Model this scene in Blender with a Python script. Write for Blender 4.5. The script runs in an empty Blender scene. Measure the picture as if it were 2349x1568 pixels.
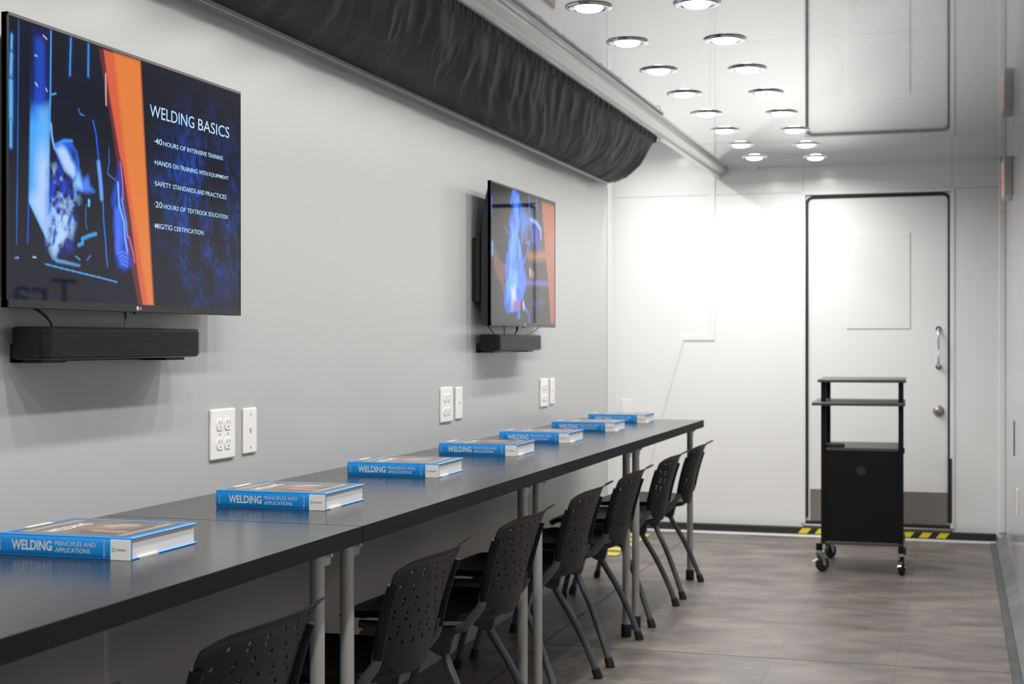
import bpy, bmesh, math, random
import numpy as np
from mathutils import Vector, Matrix

SC = bpy.context.scene
COL = SC.collection
PI = math.pi
random.seed(7)
RNG = np.random.default_rng(11)

# ------------------------------------------------------------------ camera, world, exposure
cam_data = bpy.data.cameras.new('camera')
cam_data.sensor_fit = 'HORIZONTAL'
cam_data.sensor_width = 36.0
cam_data.lens = 3350.0 / 2349.0 * 36.0
cam_data.shift_y = -2.0 / 2349.0
cam_data.clip_start = 0.05
cam_data.clip_end = 60
cam_data.dof.use_dof = True
cam_data.dof.focus_distance = 3.25
cam_data.dof.aperture_fstop = 6.8
cam_data.dof.aperture_blades = 9
cam = bpy.data.objects.new('camera', cam_data)
COL.objects.link(cam)
cam.location = (0, 0, 1.108)
cam.rotation_euler = (PI / 2, 0, math.atan(1020.5 / 3350.0))
SC.camera = cam

w = bpy.data.worlds.new('world')
SC.world = w
w.use_nodes = True
w.node_tree.nodes['Background'].inputs[0].default_value = (1, 1, 1, 1)
w.node_tree.nodes['Background'].inputs[1].default_value = 0.05

SC.view_settings.view_transform = 'Standard'
SC.view_settings.look = 'None'
SC.view_settings.gamma = 1.0
SC.view_settings.use_curve_mapping = False
SC.view_settings.exposure = 0.0
LAMP_W = 4.1            # watts of each ceiling downlight

# ------------------------------------------------------------------ room measures (metres)
XW = -1.72      # grey wall face
XR = 0.257      # right wall face
YE = 8.5        # far wall face
YB = -2.2       # wall behind the camera
ZC = 2.11       # ceiling
YG = 7.33       # far end of the grey wall
ZT = 0.74       # table top
XF = -1.131     # table front edge

# ------------------------------------------------------------------ materials
def mat(name, col, rough=0.5, metal=0.0, spec=0.5, emit=None, estr=0.0, bump=None, var=None, coat=0.0):
    m = bpy.data.materials.new(name)
    m.use_nodes = True
    nt = m.node_tree
    b = nt.nodes['Principled BSDF']
    b.inputs['Base Color'].default_value = (*col, 1)
    b.inputs['Roughness'].default_value = rough
    b.inputs['Metallic'].default_value = metal
    b.inputs['Specular IOR Level'].default_value = spec
    b.inputs['Coat Weight'].default_value = coat
    if emit:
        b.inputs['Emission Color'].default_value = (*emit, 1)
        b.inputs['Emission Strength'].default_value = estr
    if bump or var:
        tc = nt.nodes.new('ShaderNodeTexCoord')
    if bump:
        n = nt.nodes.new('ShaderNodeTexNoise')
        n.inputs['Scale'].default_value = bump[0]
        n.inputs['Detail'].default_value = 3
        bp = nt.nodes.new('ShaderNodeBump')
        bp.inputs['Strength'].default_value = bump[1]
        bp.inputs['Distance'].default_value = bump[2] if len(bump) > 2 else 0.002
        nt.links.new(tc.outputs['Object'], n.inputs['Vector'])
        nt.links.new(n.outputs['Fac'], bp.inputs['Height'])
        nt.links.new(bp.outputs['Normal'], b.inputs['Normal'])
    if var:
        sc, amt = var
        n2 = nt.nodes.new('ShaderNodeTexNoise')
        n2.inputs['Scale'].default_value = sc
        n2.inputs['Detail'].default_value = 4
        r = nt.nodes.new('ShaderNodeValToRGB')
        r.color_ramp.elements[0].position = 0.3
        r.color_ramp.elements[1].position = 0.7
        r.color_ramp.elements[0].color = (*[c * (1 - amt) for c in col], 1)
        r.color_ramp.elements[1].color = (*[min(1, c * (1 + amt)) for c in col], 1)
        nt.links.new(tc.outputs['Object'], n2.inputs['Vector'])
        nt.links.new(n2.outputs['Fac'], r.inputs['Fac'])
        nt.links.new(r.outputs['Color'], b.inputs['Base Color'])
    return m

M = {}
M['grey_wall'] = mat('grey_wall_paint', (0.44, 0.44, 0.437), 0.28, bump=(420, 0.05, 0.0006), var=(1.3, 0.012))
M['white_gloss'] = mat('white_gloss_panel', (0.76, 0.76, 0.76), 0.20, bump=(2.2, 0.06, 0.004))
M['ceiling'] = mat('white_gloss_ceiling', (0.71, 0.71, 0.715), 0.045, 0.64, spec=0.8, bump=(1.6, 0.06, 0.004))
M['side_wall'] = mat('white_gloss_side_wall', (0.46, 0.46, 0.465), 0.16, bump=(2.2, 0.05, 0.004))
M['grey_front'] = mat('dark_grey_end_wall', (0.12, 0.12, 0.125), 0.5)
M['white_trim'] = mat('white_trim', (0.755, 0.755, 0.755), 0.25)
M['seam'] = mat('grey_seam', (0.45, 0.45, 0.45), 0.6)
M['alu'] = mat('brushed_aluminium', (0.62, 0.62, 0.62), 0.30, 0.7)
M['rail'] = mat('painted_rail', (0.62, 0.61, 0.60), 0.3, 0.2)
M['black_rubber'] = mat('black_rubber', (0.012, 0.012, 0.012), 0.6)
M['dark_rubber'] = mat('dark_grey_rubber', (0.075, 0.075, 0.078), 0.55, var=(9, 0.25))
M['curb'] = mat('grey_curb', (0.13, 0.13, 0.135), 0.5, var=(7, 0.2))
M['laminate'] = mat('black_laminate', (0.020, 0.020, 0.0215), 0.21, bump=(700, 0.03, 0.0003), var=(30, 0.12))
M['edge_band'] = mat('black_edge_band', (0.012, 0.012, 0.0125), 0.6, spec=0.15)
M['leg_metal'] = mat('grey_painted_tube', (0.46, 0.455, 0.445), 0.42, 0.2, bump=(300, 0.05))
M['plate_metal'] = mat('zinc_plate', (0.55, 0.54, 0.53), 0.35, 0.6)
M['chair_plastic'] = mat('black_chair_plastic', (0.007, 0.007, 0.0075), 0.44, spec=0.19, bump=(500, 0.12, 0.0004))
M['chair_metal'] = mat('charcoal_metal', (0.11, 0.115, 0.12), 0.36, 0.35)
M['cap'] = mat('black_cap', (0.012, 0.012, 0.012), 0.5)
M['cloth'] = mat('black_cloth', (0.030, 0.0295, 0.030), 0.62, spec=0.35, bump=(900, 0.05, 0.0004))
M['chrome'] = mat('chrome', (0.75, 0.75, 0.76), 0.08, 1.0)
M['lens'] = mat('lit_lens', (0.9, 0.9, 0.9), 0.3, emit=(1.0, 0.985, 0.95), estr=9.0)
M['tv_black'] = mat('tv_black_plastic', (0.010, 0.010, 0.011), 0.35)
M['tv_bezel'] = mat('tv_bezel_metal', (0.055, 0.055, 0.057), 0.28, 0.7, bump=(160, 0.04))
M['speaker'] = mat('soundbar_black', (0.007, 0.007, 0.007), 0.33, spec=0.3)
M['grille'] = mat('soundbar_grille', (0.012, 0.012, 0.012), 0.26, spec=0.55)
M['plate_white'] = mat('white_wall_plate', (0.80, 0.79, 0.775), 0.28)
M['slot'] = mat('dark_slot', (0.22, 0.21, 0.20), 0.6)
M['dark_line'] = mat('dark_line', (0.05, 0.05, 0.05), 0.6)
M['book_blue'] = mat('blue_cover', (0.004, 0.225, 0.61), 0.30)
M['book_white'] = mat('white_cover_panel', (0.72, 0.71, 0.68), 0.35)
M['page'] = mat('white_pages', (0.74, 0.735, 0.74), 0.7)
M['print_pale'] = mat('pale_print', (0.56, 0.62, 0.70), 0.4)
M['print_grey'] = mat('grey_print', (0.09, 0.10, 0.11), 0.5)
M['print_teal'] = mat('teal_print', (0.10, 0.30, 0.40), 0.5)
M['text_emit'] = mat('lit_screen_text', (0, 0, 0), 0.5, emit=(0.42, 0.66, 0.90), estr=1.0)
M['logo'] = mat('silver_logo', (0.55, 0.55, 0.56), 0.3, 0.4)
M['cart_black'] = mat('black_cart_steel', (0.004, 0.004, 0.0042), 0.6, spec=0.2)
M['cart_shelf'] = mat('dark_cart_shelf', (0.055, 0.056, 0.055), 0.4)
M['zinc'] = mat('bright_zinc', (0.60, 0.61, 0.63), 0.25, 0.9)
M['steel'] = mat('brushed_steel_plate', (0.33, 0.30, 0.275), 0.38, 0.75, bump=(90, 0.05))
M['yellow'] = mat('yellow_tape', (0.72, 0.60, 0.015), 0.45)
M['beige'] = mat('beige_housing', (0.42, 0.405, 0.38), 0.45)
M['red_led'] = mat('red_led', (0.1, 0, 0), 0.4, emit=(1.0, 0.06, 0.04), estr=0.55)
M['navy_vinyl'] = mat('navy_vinyl', (0.01, 0.015, 0.06), 0.4)
M['cable'] = mat('black_cable', (0.012, 0.012, 0.012), 0.45)

def floor_mat():
    m = bpy.data.materials.new('mottled_vinyl_floor')
    m.use_nodes = True
    nt = m.node_tree
    b = nt.nodes['Principled BSDF']
    tc = nt.nodes.new('ShaderNodeTexCoord')
    mp = nt.nodes.new('ShaderNodeMapping')
    mp.inputs['Scale'].default_value = (3.6, 6.6, 1)
    n = nt.nodes.new('ShaderNodeTexNoise')
    n.inputs['Scale'].default_value = 1.0
    n.inputs['Detail'].default_value = 5
    n.inputs['Roughness'].default_value = 0.62
    n.inputs['Distortion'].default_value = 0.4
    r = nt.nodes.new('ShaderNodeValToRGB')
    e = r.color_ramp.elements
    e[0].position = 0.32
    e[0].color = (0.088, 0.078, 0.075, 1)
    e[1].position = 0.68
    e[1].color = (0.220, 0.183, 0.155, 1)
    k = e.new(0.5)
    k.color = (0.144, 0.125, 0.114, 1)
    oi = nt.nodes.new('ShaderNodeObjectInfo')
    mr = nt.nodes.new('ShaderNodeMapRange')
    mr.inputs['To Min'].default_value = 0.975
    mr.inputs['To Max'].default_value = 1.025
    mx = nt.nodes.new('ShaderNodeVectorMath')
    mx.operation = 'SCALE'
    bp = nt.nodes.new('ShaderNodeBump')
    bp.inputs['Strength'].default_value = 0.12
    bp.inputs['Distance'].default_value = 0.002
    n2 = nt.nodes.new('ShaderNodeTexNoise')
    n2.inputs['Scale'].default_value = 30
    n2.inputs['Detail'].default_value = 4
    L = nt.links.new
    L(tc.outputs['Object'], mp.inputs['Vector'])
    L(mp.outputs['Vector'], n.inputs['Vector'])
    L(n.outputs['Fac'], r.inputs['Fac'])
    L(oi.outputs['Random'], mr.inputs['Value'])
    L(r.outputs['Color'], mx.inputs[0])
    L(mr.outputs['Result'], mx.inputs['Scale'])
    L(mx.outputs['Vector'], b.inputs['Base Color'])
    L(tc.outputs['Object'], n2.inputs['Vector'])
    L(n2.outputs['Fac'], bp.inputs['Height'])
    L(bp.outputs['Normal'], b.inputs['Normal'])
    b.inputs['Roughness'].default_value = 0.42
    return m
M['floor'] = floor_mat()

def attr_mat(name, emission, rough=0.3):
    m = bpy.data.materials.new(name)
    m.use_nodes = True
    nt = m.node_tree
    b = nt.nodes['Principled BSDF']
    a = nt.nodes.new('ShaderNodeVertexColor')
    a.layer_name = 'print'
    b.inputs['Roughness'].default_value = rough
    if emission:
        b.inputs['Base Color'].default_value = (0.004, 0.004, 0.005, 1)
        nt.links.new(a.outputs['Color'], b.inputs['Emission Color'])
        b.inputs['Emission Strength'].default_value = emission
    else:
        nt.links.new(a.outputs['Color'], b.inputs['Base Color'])
    return m
M['screen'] = attr_mat('lit_screen_picture', 1.0, 0.03)
M['screen'].node_tree.nodes['Principled BSDF'].inputs['Specular IOR Level'].default_value = 0.42
M['cover_print'] = attr_mat('cover_picture', 0, 0.3)

# ------------------------------------------------------------------ mesh helpers
def add_box(bm, x0, x1, y0, y1, z0, z1, bev=0.0, seg=1):
    t = bmesh.new()
    bmesh.ops.create_cube(t, size=1)
    for v in t.verts:
        v.co = Vector(((x0 + x1) / 2 + v.co.x * (x1 - x0), (y0 + y1) / 2 + v.co.y * (y1 - y0), (z0 + z1) / 2 + v.co.z * (z1 - z0)))
    if bev:
        bmesh.ops.bevel(t, geom=t.edges[:], offset=bev, segments=seg, affect='EDGES', profile=0.5)
    join(bm, t)

def join(bm, t):
    me = bpy.data.meshes.new('tmp')
    t.to_mesh(me)
    t.free()
    bm.from_mesh(me)
    bpy.data.meshes.remove(me)

def add_tube(bm, pts, r, n=10, caps=True):
    pts = [Vector(p) for p in pts]
    rings = []
    up = None
    for i, p in enumerate(pts):
        d = (pts[min(i + 1, len(pts) - 1)] - pts[max(i - 1, 0)]).normalized()
        if up is None:
            up = Vector((0, 0, 1)) if abs(d.z) < 0.9 else Vector((1, 0, 0))
        a = d.cross(up).normalized()
        b = a.cross(d).normalized()
        up = b
        rr = r[i] if isinstance(r, (list, tuple)) else r
        rings.append([bm.verts.new(p + rr * (math.cos(2 * PI * k / n) * a + math.sin(2 * PI * k / n) * b)) for k in range(n)])
    for i in range(len(rings) - 1):
        for k in range(n):
            bm.faces.new((rings[i][k], rings[i][(k + 1) % n], rings[i + 1][(k + 1) % n], rings[i + 1][k]))
    if caps:
        bm.faces.new(rings[0][::-1])
        bm.faces.new(rings[-1])

def spline(pts, n=6):
    P = [Vector(p) for p in pts]
    P = [2 * P[0] - P[1]] + P + [2 * P[-1] - P[-2]]
    out = []
    for i in range(1, len(P) - 2):
        for k in range(n):
            t = k / n
            a, b, c, d = P[i - 1], P[i], P[i + 1], P[i + 2]
            out.append(0.5 * ((2 * b) + (c - a) * t + (2 * a - 5 * b + 4 * c - d) * t * t + (3 * b - a - 3 * c + d) * t ** 3))
    out.append(P[-2])
    return out

def add_lathe(bm, prof, n=32, centre=(0, 0, 0)):
    """prof: list of (radius, z) from top to bottom, axis z"""
    c = Vector(centre)
    rings = []
    for r, z in prof:
        if r < 1e-6:
            rings.append([bm.verts.new(c + Vector((0, 0, z)))])
        else:
            rings.append([bm.verts.new(c + Vector((r * math.cos(2 * PI * k / n), r * math.sin(2 * PI * k / n), z))) for k in range(n)])
    for A, B in zip(rings, rings[1:]):
        for k in range(n):
            a = [A[0]] if len(A) == 1 else [A[(k + 1) % n], A[k]]
            b = [B[0]] if len(B) == 1 else [B[k], B[(k + 1) % n]]
            if len(a) + len(b) >= 3:
                bm.faces.new(a + b)

def add_prism(bm, poly, axis, a0, a1):
    """extrude a 2-D polygon along an axis; poly in the other two axes, in xyz order"""
    def mk(p, a):
        if axis == 'x':
            return (a, p[0], p[1])
        if axis == 'y':
            return (p[0], a, p[1])
        return (p[0], p[1], a)
    A = [bm.verts.new(mk(p, a0)) for p in poly]
    B = [bm.verts.new(mk(p, a1)) for p in poly]
    n = len(poly)
    bm.faces.new(A)
    bm.faces.new(B[::-1])
    for i in range(n):
        bm.faces.new((A[i], B[i], B[(i + 1) % n], A[(i + 1) % n]))

def mesh_of(name, bm, m, smooth=None):
    bmesh.ops.recalc_face_normals(bm, faces=bm.faces[:])
    me = bpy.data.meshes.new(name)
    bm.to_mesh(me)
    bm.free()
    if m:
        me.materials.append(M[m] if isinstance(m, str) else m)
    if smooth:
        me.polygons.foreach_set('use_smooth', [True] * len(me.polygons))
        me.set_sharp_from_angle(angle=math.radians(smooth))
    return me

def link(name, me, parent=None, loc=None):
    o = bpy.data.objects.new(name, me)
    COL.objects.link(o)
    if parent:
        o.parent = parent
    if loc:
        o.location = loc
    return o

def obj(name, bm, m, parent=None, smooth=None, loc=None):
    return link(name, mesh_of(name, bm, m, smooth), parent, loc)

def box_obj(name, m, parent, *b, bev=0.0, seg=1, smooth=None):
    bm = bmesh.new()
    add_box(bm, *b, bev=bev, seg=seg)
    return obj(name, bm, m, parent, smooth)

def tag(o, label, cat, group=None):
    o['label'] = label
    o['category'] = cat
    if group:
        o['group'] = group
    return o

def thing(name, label, cat, loc=(0, 0, 0), group=None, rz=0.0):
    o = bpy.data.objects.new(name, None)
    o.empty_display_size = 0.05
    COL.objects.link(o)
    o.location = loc
    o.rotation_euler = (0, 0, rz)
    return tag(o, label, cat, group)

def struct(o):
    o['kind'] = 'structure'
    return o

def struct_root(name):
    o = bpy.data.objects.new(name, None)
    o.empty_display_size = 0.05
    COL.objects.link(o)
    return struct(o)

def copy_tree(o, parent=None):
    c = o.copy()
    COL.objects.link(c)
    if parent:
        c.parent = parent
    for ch in o.children:
        copy_tree(ch, c)
    return c

_text_cache = {}
def text_mesh(body, weight=0.0, space=1.0, shear=0.0):
    """text as a mesh normalised to the unit square, face towards +z"""
    key = (body, weight, space, shear)
    if key not in _text_cache:
        cu = bpy.data.curves.new('text', 'FONT')
        cu.body = body
        cu.offset = weight
        cu.space_character = space
        cu.shear = shear
        cu.resolution_u = 3
        o = bpy.data.objects.new('text', cu)
        COL.objects.link(o)
        bpy.context.view_layer.update()
        dg = bpy.context.evaluated_depsgraph_get()
        me = bpy.data.meshes.new_from_object(o.evaluated_get(dg))
        bpy.data.objects.remove(o)
        n = len(me.vertices)
        co = np.empty(n * 3)
        me.vertices.foreach_get('co', co)
        co = co.reshape(-1, 3)
        fs = [tuple(p.vertices) for p in me.polygons]
        bpy.data.meshes.remove(me)
        lo, hi = co.min(0), co.max(0)
        co[:, 0] = (co[:, 0] - lo[0]) / (hi[0] - lo[0])
        co[:, 1] = (co[:, 1] - lo[1]) / (hi[1] - lo[1])
        _text_cache[key] = (co, fs)
    return _text_cache[key]

def add_text(bm, body, origin, xd, yd, weight=0.0, space=1.0):
    """place text so that its box runs from origin along xd (full width) and yd (full height)"""
    co, fs = text_mesh(body, weight, space)
    o, x, y = Vector(origin), Vector(xd), Vector(yd)
    vs = [bm.verts.new(o + x * float(c[0]) + y * float(c[1])) for c in co]
    for f in fs:
        try:
            bm.faces.new([vs[i] for i in f])
        except ValueError:
            pass

def text_obj(name, parts, m, parent):
    bm = bmesh.new()
    for p in parts:
        add_text(bm, *p)
    me = bpy.data.meshes.new(name)
    bm.to_mesh(me)
    bm.free()
    me.materials.append(M[m])
    return link(name, me, parent)

# ------------------------------------------------------------------ painting pictures on a mesh grid
def poly_mask(U, V, pts, soft):
    pts = np.array(pts)
    inside = np.zeros(U.shape, bool)
    d2 = np.full(U.shape, 1e9)
    n = len(pts)
    for i in range(n):
        x0, y0 = pts[i]
        x1, y1 = pts[(i + 1) % n]
        if y0 != y1:
            c = ((y0 > V) != (y1 > V)) & (U < (x1 - x0) * (V - y0) / (y1 - y0) + x0)
            inside ^= c
        dx, dy = x1 - x0, y1 - y0
        t = np.clip(((U - x0) * dx + (V - y0) * dy) / (dx * dx + dy * dy + 1e-12), 0, 1)
        d2 = np.minimum(d2, (U - x0 - t * dx) ** 2 + (V - y0 - t * dy) ** 2)
    sd = np.where(inside, 1, -1) * np.sqrt(d2)
    return np.clip(sd / soft * 0.5 + 0.5, 0, 1)

def line_mask(U, V, pts, width):
    pts = np.array(pts)
    d2 = np.full(U.shape, 1e9)
    for (x0, y0), (x1, y1) in zip(pts[:-1], pts[1:]):
        dx, dy = x1 - x0, y1 - y0
        t = np.clip(((U - x0) * dx + (V - y0) * dy) / (dx * dx + dy * dy + 1e-12), 0, 1)
        d2 = np.minimum(d2, (U - x0 - t * dx) ** 2 + (V - y0 - t * dy) ** 2)
    return np.clip(1.5 - np.sqrt(d2) / width, 0, 1)

def vnoise(U, V, fx, fy, seed):
    g = np.random.default_rng(seed).random((97, 97))
    x, y = U * fx, V * fy
    i, j = np.floor(x).astype(int), np.floor(y).astype(int)
    a, b = x - i, y - j
    a, b = a * a * (3 - 2 * a), b * b * (3 - 2 * b)
    q = lambda p, r: g[p % 97, r % 97]
    return (q(i, j) * (1 - a) + q(i + 1, j) * a) * (1 - b) + (q(i, j + 1) * (1 - a) + q(i + 1, j + 1) * a) * b

def fbm(U, V, fx, fy, seed, oct=4):
    s, amp, tot = 0, 1.0, 0
    for k in range(oct):
        s = s + amp * vnoise(U, V, fx * 2 ** k, fy * 2 ** k, seed + k)
        tot += amp
        amp *= 0.55
    return s / tot

def lin(r, g, b):
    f = lambda c: ((c / 255 + 0.055) / 1.055) ** 2.4 if c > 10 else c / 255 / 12.92
    return np.array([f(r), f(g), f(b)])

def over(img, mask, col, alpha=1.0):
    a = (mask * alpha)[..., None]
    return img * (1 - a) + np.asarray(col) * a

def picture_grid(name, nx, ny, func, asp, place, m, parent):
    """a flat grid carrying a colour attribute; place(u in 0..asp, v down 0..1) -> 3-D point"""
    u = np.linspace(0, asp, nx + 1)
    v = np.linspace(0, 1, ny + 1)
    U, V = np.meshgrid(u, v)
    img = np.clip(func(U, V), 0, 4)
    P = place(U, V).reshape(-1, 3)
    idx = np.arange((nx + 1) * (ny + 1)).reshape(ny + 1, nx + 1)
    F = np.stack([idx[:-1, :-1], idx[1:, :-1], idx[1:, 1:], idx[:-1, 1:]], -1).reshape(-1, 4)
    me = bpy.data.meshes.new(name)
    me.from_pydata(P.tolist(), [], F.tolist())
    at = me.color_attributes.new('print', 'FLOAT_COLOR', 'POINT')
    c = np.ones((len(P), 4), np.float32)
    c[:, :3] = img.reshape(-1, 3)
    at.data.foreach_set('color', c.ravel())
    me.materials.append(M[m])
    me.update()
    return link(name, me, parent)

# ================================================================== THE ROOM
# floor: sub-floor slab carrying the vinyl tiles
floor = struct(box_obj('floor', 'seam', None, -2.0, XR + 0.06, YB, YE + 0.1, -0.08, -0.004))
xs = [-1.452, -1.02, -0.61, -0.20, 0.174]
ys = [5.15 + 0.82 * k for k in range(-9, 5)]
ys = [y for y in ys if YB < y < 8.30]
ys = [YB] + ys + [8.395]
def tile(x0, x1, y0, y1):
    g = 0.00025
    box_obj('floor_tile', 'floor', floor, x0 + g, x1 - g, y0 + g, y1 - g, -0.004, 0.0)
for a, b in zip(xs, xs[1:]):
    for c, d in zip(ys, ys[1:]):
        tile(a, b, c, d)
yb = [YB, -0.9, 0.8, 2.5, 4.2, 5.9, 7.6, 8.395]
for c, d in zip(yb, yb[1:]):
    tile(-1.97, -1.456, c, d)

# grey wall: 1.22 m panels on a backing
wall_left = struct(box_obj('wall_left', 'seam', None, -1.95, XW - 0.006, YB, YG - 0.004, 0, 2.27))
pj = [YB, -1.01, 1.45, 3.91, YG]
for a, b in zip(pj, pj[1:]):
    box_obj('wall_panel', 'grey_wall', wall_left, XW - 0.006, XW, a + 0.0003, b - 0.0003, 0.0, 2.27)
struct(box_obj('trim_1', 'rail', None, XW, XW + 0.010, YB, YG, 1.912, 1.926, bev=0.002))
struct(box_obj('trim_2', 'seam', None, XW - 0.02, XW + 0.0015, YG - 0.003, YG + 0.002, 0.0, 1.90))
wall_bay = struct(box_obj('wall_left_bay', 'white_gloss', None, -2.03, -1.95, YB, YE + 0.1, 0, 2.3))

# right wall
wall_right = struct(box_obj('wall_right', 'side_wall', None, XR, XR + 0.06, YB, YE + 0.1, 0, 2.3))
# wall behind the camera
wall_front = struct(box_obj('wall_front', 'grey_front', None, -2.03, XR + 0.06, YB - 0.08, YB, 0, 2.3))

# far wall with the door opening: pieces around it
wall_back = struct_root('wall_back')
def wb(x0, x1, z0, z1):
    box_obj('wall_panel', 'white_gloss', wall_back, x0 + 0.0008, x1 - 0.0008, YE, YE + 0.1, z0 + 0.0008, z1 - 0.0008)
wb(-1.99, -0.842, 0, 1.96)
wb(-1.99, -0.842, 1.96, 2.3)
wb(-0.842, -0.026, 1.955, 2.3)
wb(-0.026, XR, 0, 1.96)
wb(-0.026, XR, 1.96, 2.3)
box_obj('backing', 'seam', wall_back, -2.0, XR, YE + 0.1, YE + 0.14, 0, 2.3)

# cover mouldings on the far wall
def strip_path(name, pts, wd, dp, m, y=YE):
    """mitred flat moulding following a polyline on the far wall"""
    P = [Vector(p) for p in pts]
    L, Rr = [], []
    for i, p in enumerate(P):
        d0 = (p - P[i - 1]).normalized() if i else None
        d1 = (P[i + 1] - p).normalized() if i < len(P) - 1 else None
        d0, d1 = d0 or d1, d1 or d0
        n0, n1 = Vector((-d0.y, d0.x)), Vector((-d1.y, d1.x))
        n = (n0 + n1).normalized()
        k = wd / 2 / max(0.3, n.dot(n0))
        L.append(p + n * k)
        Rr.append(p - n * k)
    bm = bmesh.new()
    add_prism(bm, [tuple(q) for q in L + Rr[::-1]], 'y', y - dp, y)
    return struct(obj(name, bm, m))
strip_path('trim_3', [(-1.364, 2.10), (-1.364, 1.126), (-1.544, 1.126), (-1.676, 0.665), (-1.835, 0.06)], 0.026, 0.006, 'white_trim')
struct(box_obj('trim_4', 'white_trim', None, 0.222, XR, YE - 0.012, YE, 0.05, 2.10, bev=0.004))

# ceiling panels
ceiling = struct(box_obj('ceiling', 'seam', None, -1.30, XR + 0.06, YB, YE + 0.1, ZC + 0.006, ZC + 0.06))
cy = [YB, -0.60, 0.5, 1.6, 2.7, 3.8, 4.9, 6.0, 7.1, YE]
for a, b in zip(cy, cy[1:]):
    box_obj('ceiling_panel', 'ceiling', ceiling, -1.298, XR, a + 0.0008, b - 0.0008, ZC, ZC + 0.006)
ceiling_bay = struct(box_obj('ceiling_bay', 'white_trim', None, -2.0, -1.30, YB, YE + 0.1, 2.27, 2.33))

# bulkhead beam between ceiling and bay, with its rounded nose and curtain rail
bm = bmesh.new()
prof = [(-1.284, 2.11), (-1.279, 2.103), (-1.279, 2.094), (-1.285, 2.086), (-1.300, 2.080), (-1.311, 2.072), (-1.315, 2.058), (-1.345, 2.058), (-1.345, 2.27), (-1.284, 2.27)]
add_prism(bm, prof, 'y', YB, YE)
beam = struct(obj('trim_5', bm, 'alu', smooth=40))
box_obj('rail_lip', 'rail', beam, -1.345, -1.306, YB, 6.72, 2.049, 2.058, bev=0.002)
bm = bmesh.new()
add_box(bm, -1.284, -1.10, YE - 0.012, YE, 2.095, 2.11)
struct(obj('trim_6', bm, 'white_trim'))

# floor edge trims
back_strip = struct(box_obj('baseboard_back', 'black_rubber', None, -1.95, XR - 0.05, 8.46, YE + 0.06, 0.004, 0.045, bev=0.003))
struct(box_obj('trim_7', 'white_trim', None, -1.95, 0.205, 8.398, 8.462, -0.004, 0.006, bev=0.002))
def haz(parent, x0, x1, zb, zt, lean):
    bm = bmesh.new()
    add_prism(bm, [(x0, zb), (x1, zb), (x1 + lean, zt), (x0 + lean, zt)], 'y', 8.4585, 8.4605)
    obj('hazard_stripe', bm, 'yellow', parent)
for x in (-0.868, -0.775, -0.68, -0.585, -0.49, -0.395, -0.30, -0.205, -0.112):
    haz(back_strip, x, x + 0.05, 0.012, 0.041, 0.024)
curb = struct_root('baseboard_right')
for a, b in ((YB, 0.9), (0.903, 3.0), (3.003, 5.098), (5.101, 7.0), (7.003, 8.46)):
    bm = bmesh.new()
    add_prism(bm, [(0.205, 0.0), (0.205, 0.012), (XR, 0.046), (XR, 0.0)], 'y', a, b)
    obj('curb_piece', bm, 'curb', curb)
    box_obj('floor_edging', 'dark_rubber', curb, 0.1745, 0.2055, a, b, -0.004, 0.005, bev=0.001)
# thin seam covers across the old threshold in the floor
struct(box_obj('trim_8', 'dark_rubber', None, -1.4575, -1.4505, YB, 8.39, -0.003, 0.0012))
struct(box_obj('trim_9', 'dark_rubber', None, -1.45, 0.17, 5.148, 5.152, -0.003, 0.0008))
pl = struct(box_obj('trim_10', 'curb', None, -1.462, -1.446, 5.75, 6.25, -0.003, 0.003, bev=0.001))
struct(box_obj('trim_11', 'dark_rubber', None, -1.45, -0.9, 8.0, 8.004, -0.003, 0.001))

# hazard tape at the side threshold past the grey wall
tape = struct(box_obj('trim_12', 'curb', None, -1.815, -1.665, YG + 0.01, 8.39, 0.0, 0.003))
y = YG + 0.03
while y < 8.30:
    bm = bmesh.new()
    add_prism(bm, [(-1.80, y), (-1.68, y - 0.0), (-1.68, y + 0.10), (-1.80, y + 0.10)], 'z', 0.003, 0.0042)
    obj('hazard_stripe', bm, 'yellow', tape)
    y += 0.19

# ------------------------------------------------------------------ far door
door = struct_root('door_1')
bm = bmesh.new()
for b in ((-0.856, -0.830, 0.063, 1.943), (-0.036, -0.012, 0.063, 1.943), (-0.856, -0.012, 1.9435, 1.967)):
    add_box(bm, b[0], b[1], YE - 0.006, YE + 0.06, b[2], b[3], bev=0.002)
obj('door_frame', bm, 'white_trim', door)
leaf = box_obj('door_panel', 'white_gloss', door, -0.829, -0.037, YE + 0.012, YE + 0.05, 0.078, 1.941, bev=0.003)
box_obj('inset_panel', 'white_gloss', door, -0.602, -0.251, YE + 0.007, YE + 0.012, 1.178, 1.720, bev=0.002)
bm = bmesh.new()
rr = 0.035
def rounded(x0, x1, z0, z1, r, n=6):
    out = []
    for cx, cz, a0 in ((x0 + r, z1 - r, PI), (x1 - r, z1 - r, PI / 2)):
        for k in range(n + 1):
            a = a0 - PI / 2 * k / n
            out.append((cx + r * math.cos(a), cz + r * math.sin(a)))
    return [(x0, z0)] + out + [(x1, z0)]
add_tube(bm, [(p[0], YE + 0.008, p[1]) for p in rounded(-0.823, -0.041, 0.10, 1.930, rr)], 0.0085, 8)
obj('door_seal', bm, 'black_rubber', door, smooth=60)
box_obj('edge_guard', 'black_rubber', door, -0.050, -0.026, YE - 0.010, YE + 0.02, 0.095, 0.455, bev=0.003)
box_obj('kick_plate', 'steel', door, -0.805, -0.052, YE + 0.008, YE + 0.013, 0.085, 0.262)
bm = bmesh.new()
add_tube(bm, spline([(-0.098, YE + 0.012, 1.176), (-0.098, YE - 0.03, 1.165), (-0.098, YE - 0.042, 1.13), (-0.098, YE - 0.036, 1.07), (-0.098, YE - 0.042, 1.01), (-0.098, YE - 0.03, 0.978), (-0.098, YE + 0.012, 0.966)]), 0.008, 10)
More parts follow.
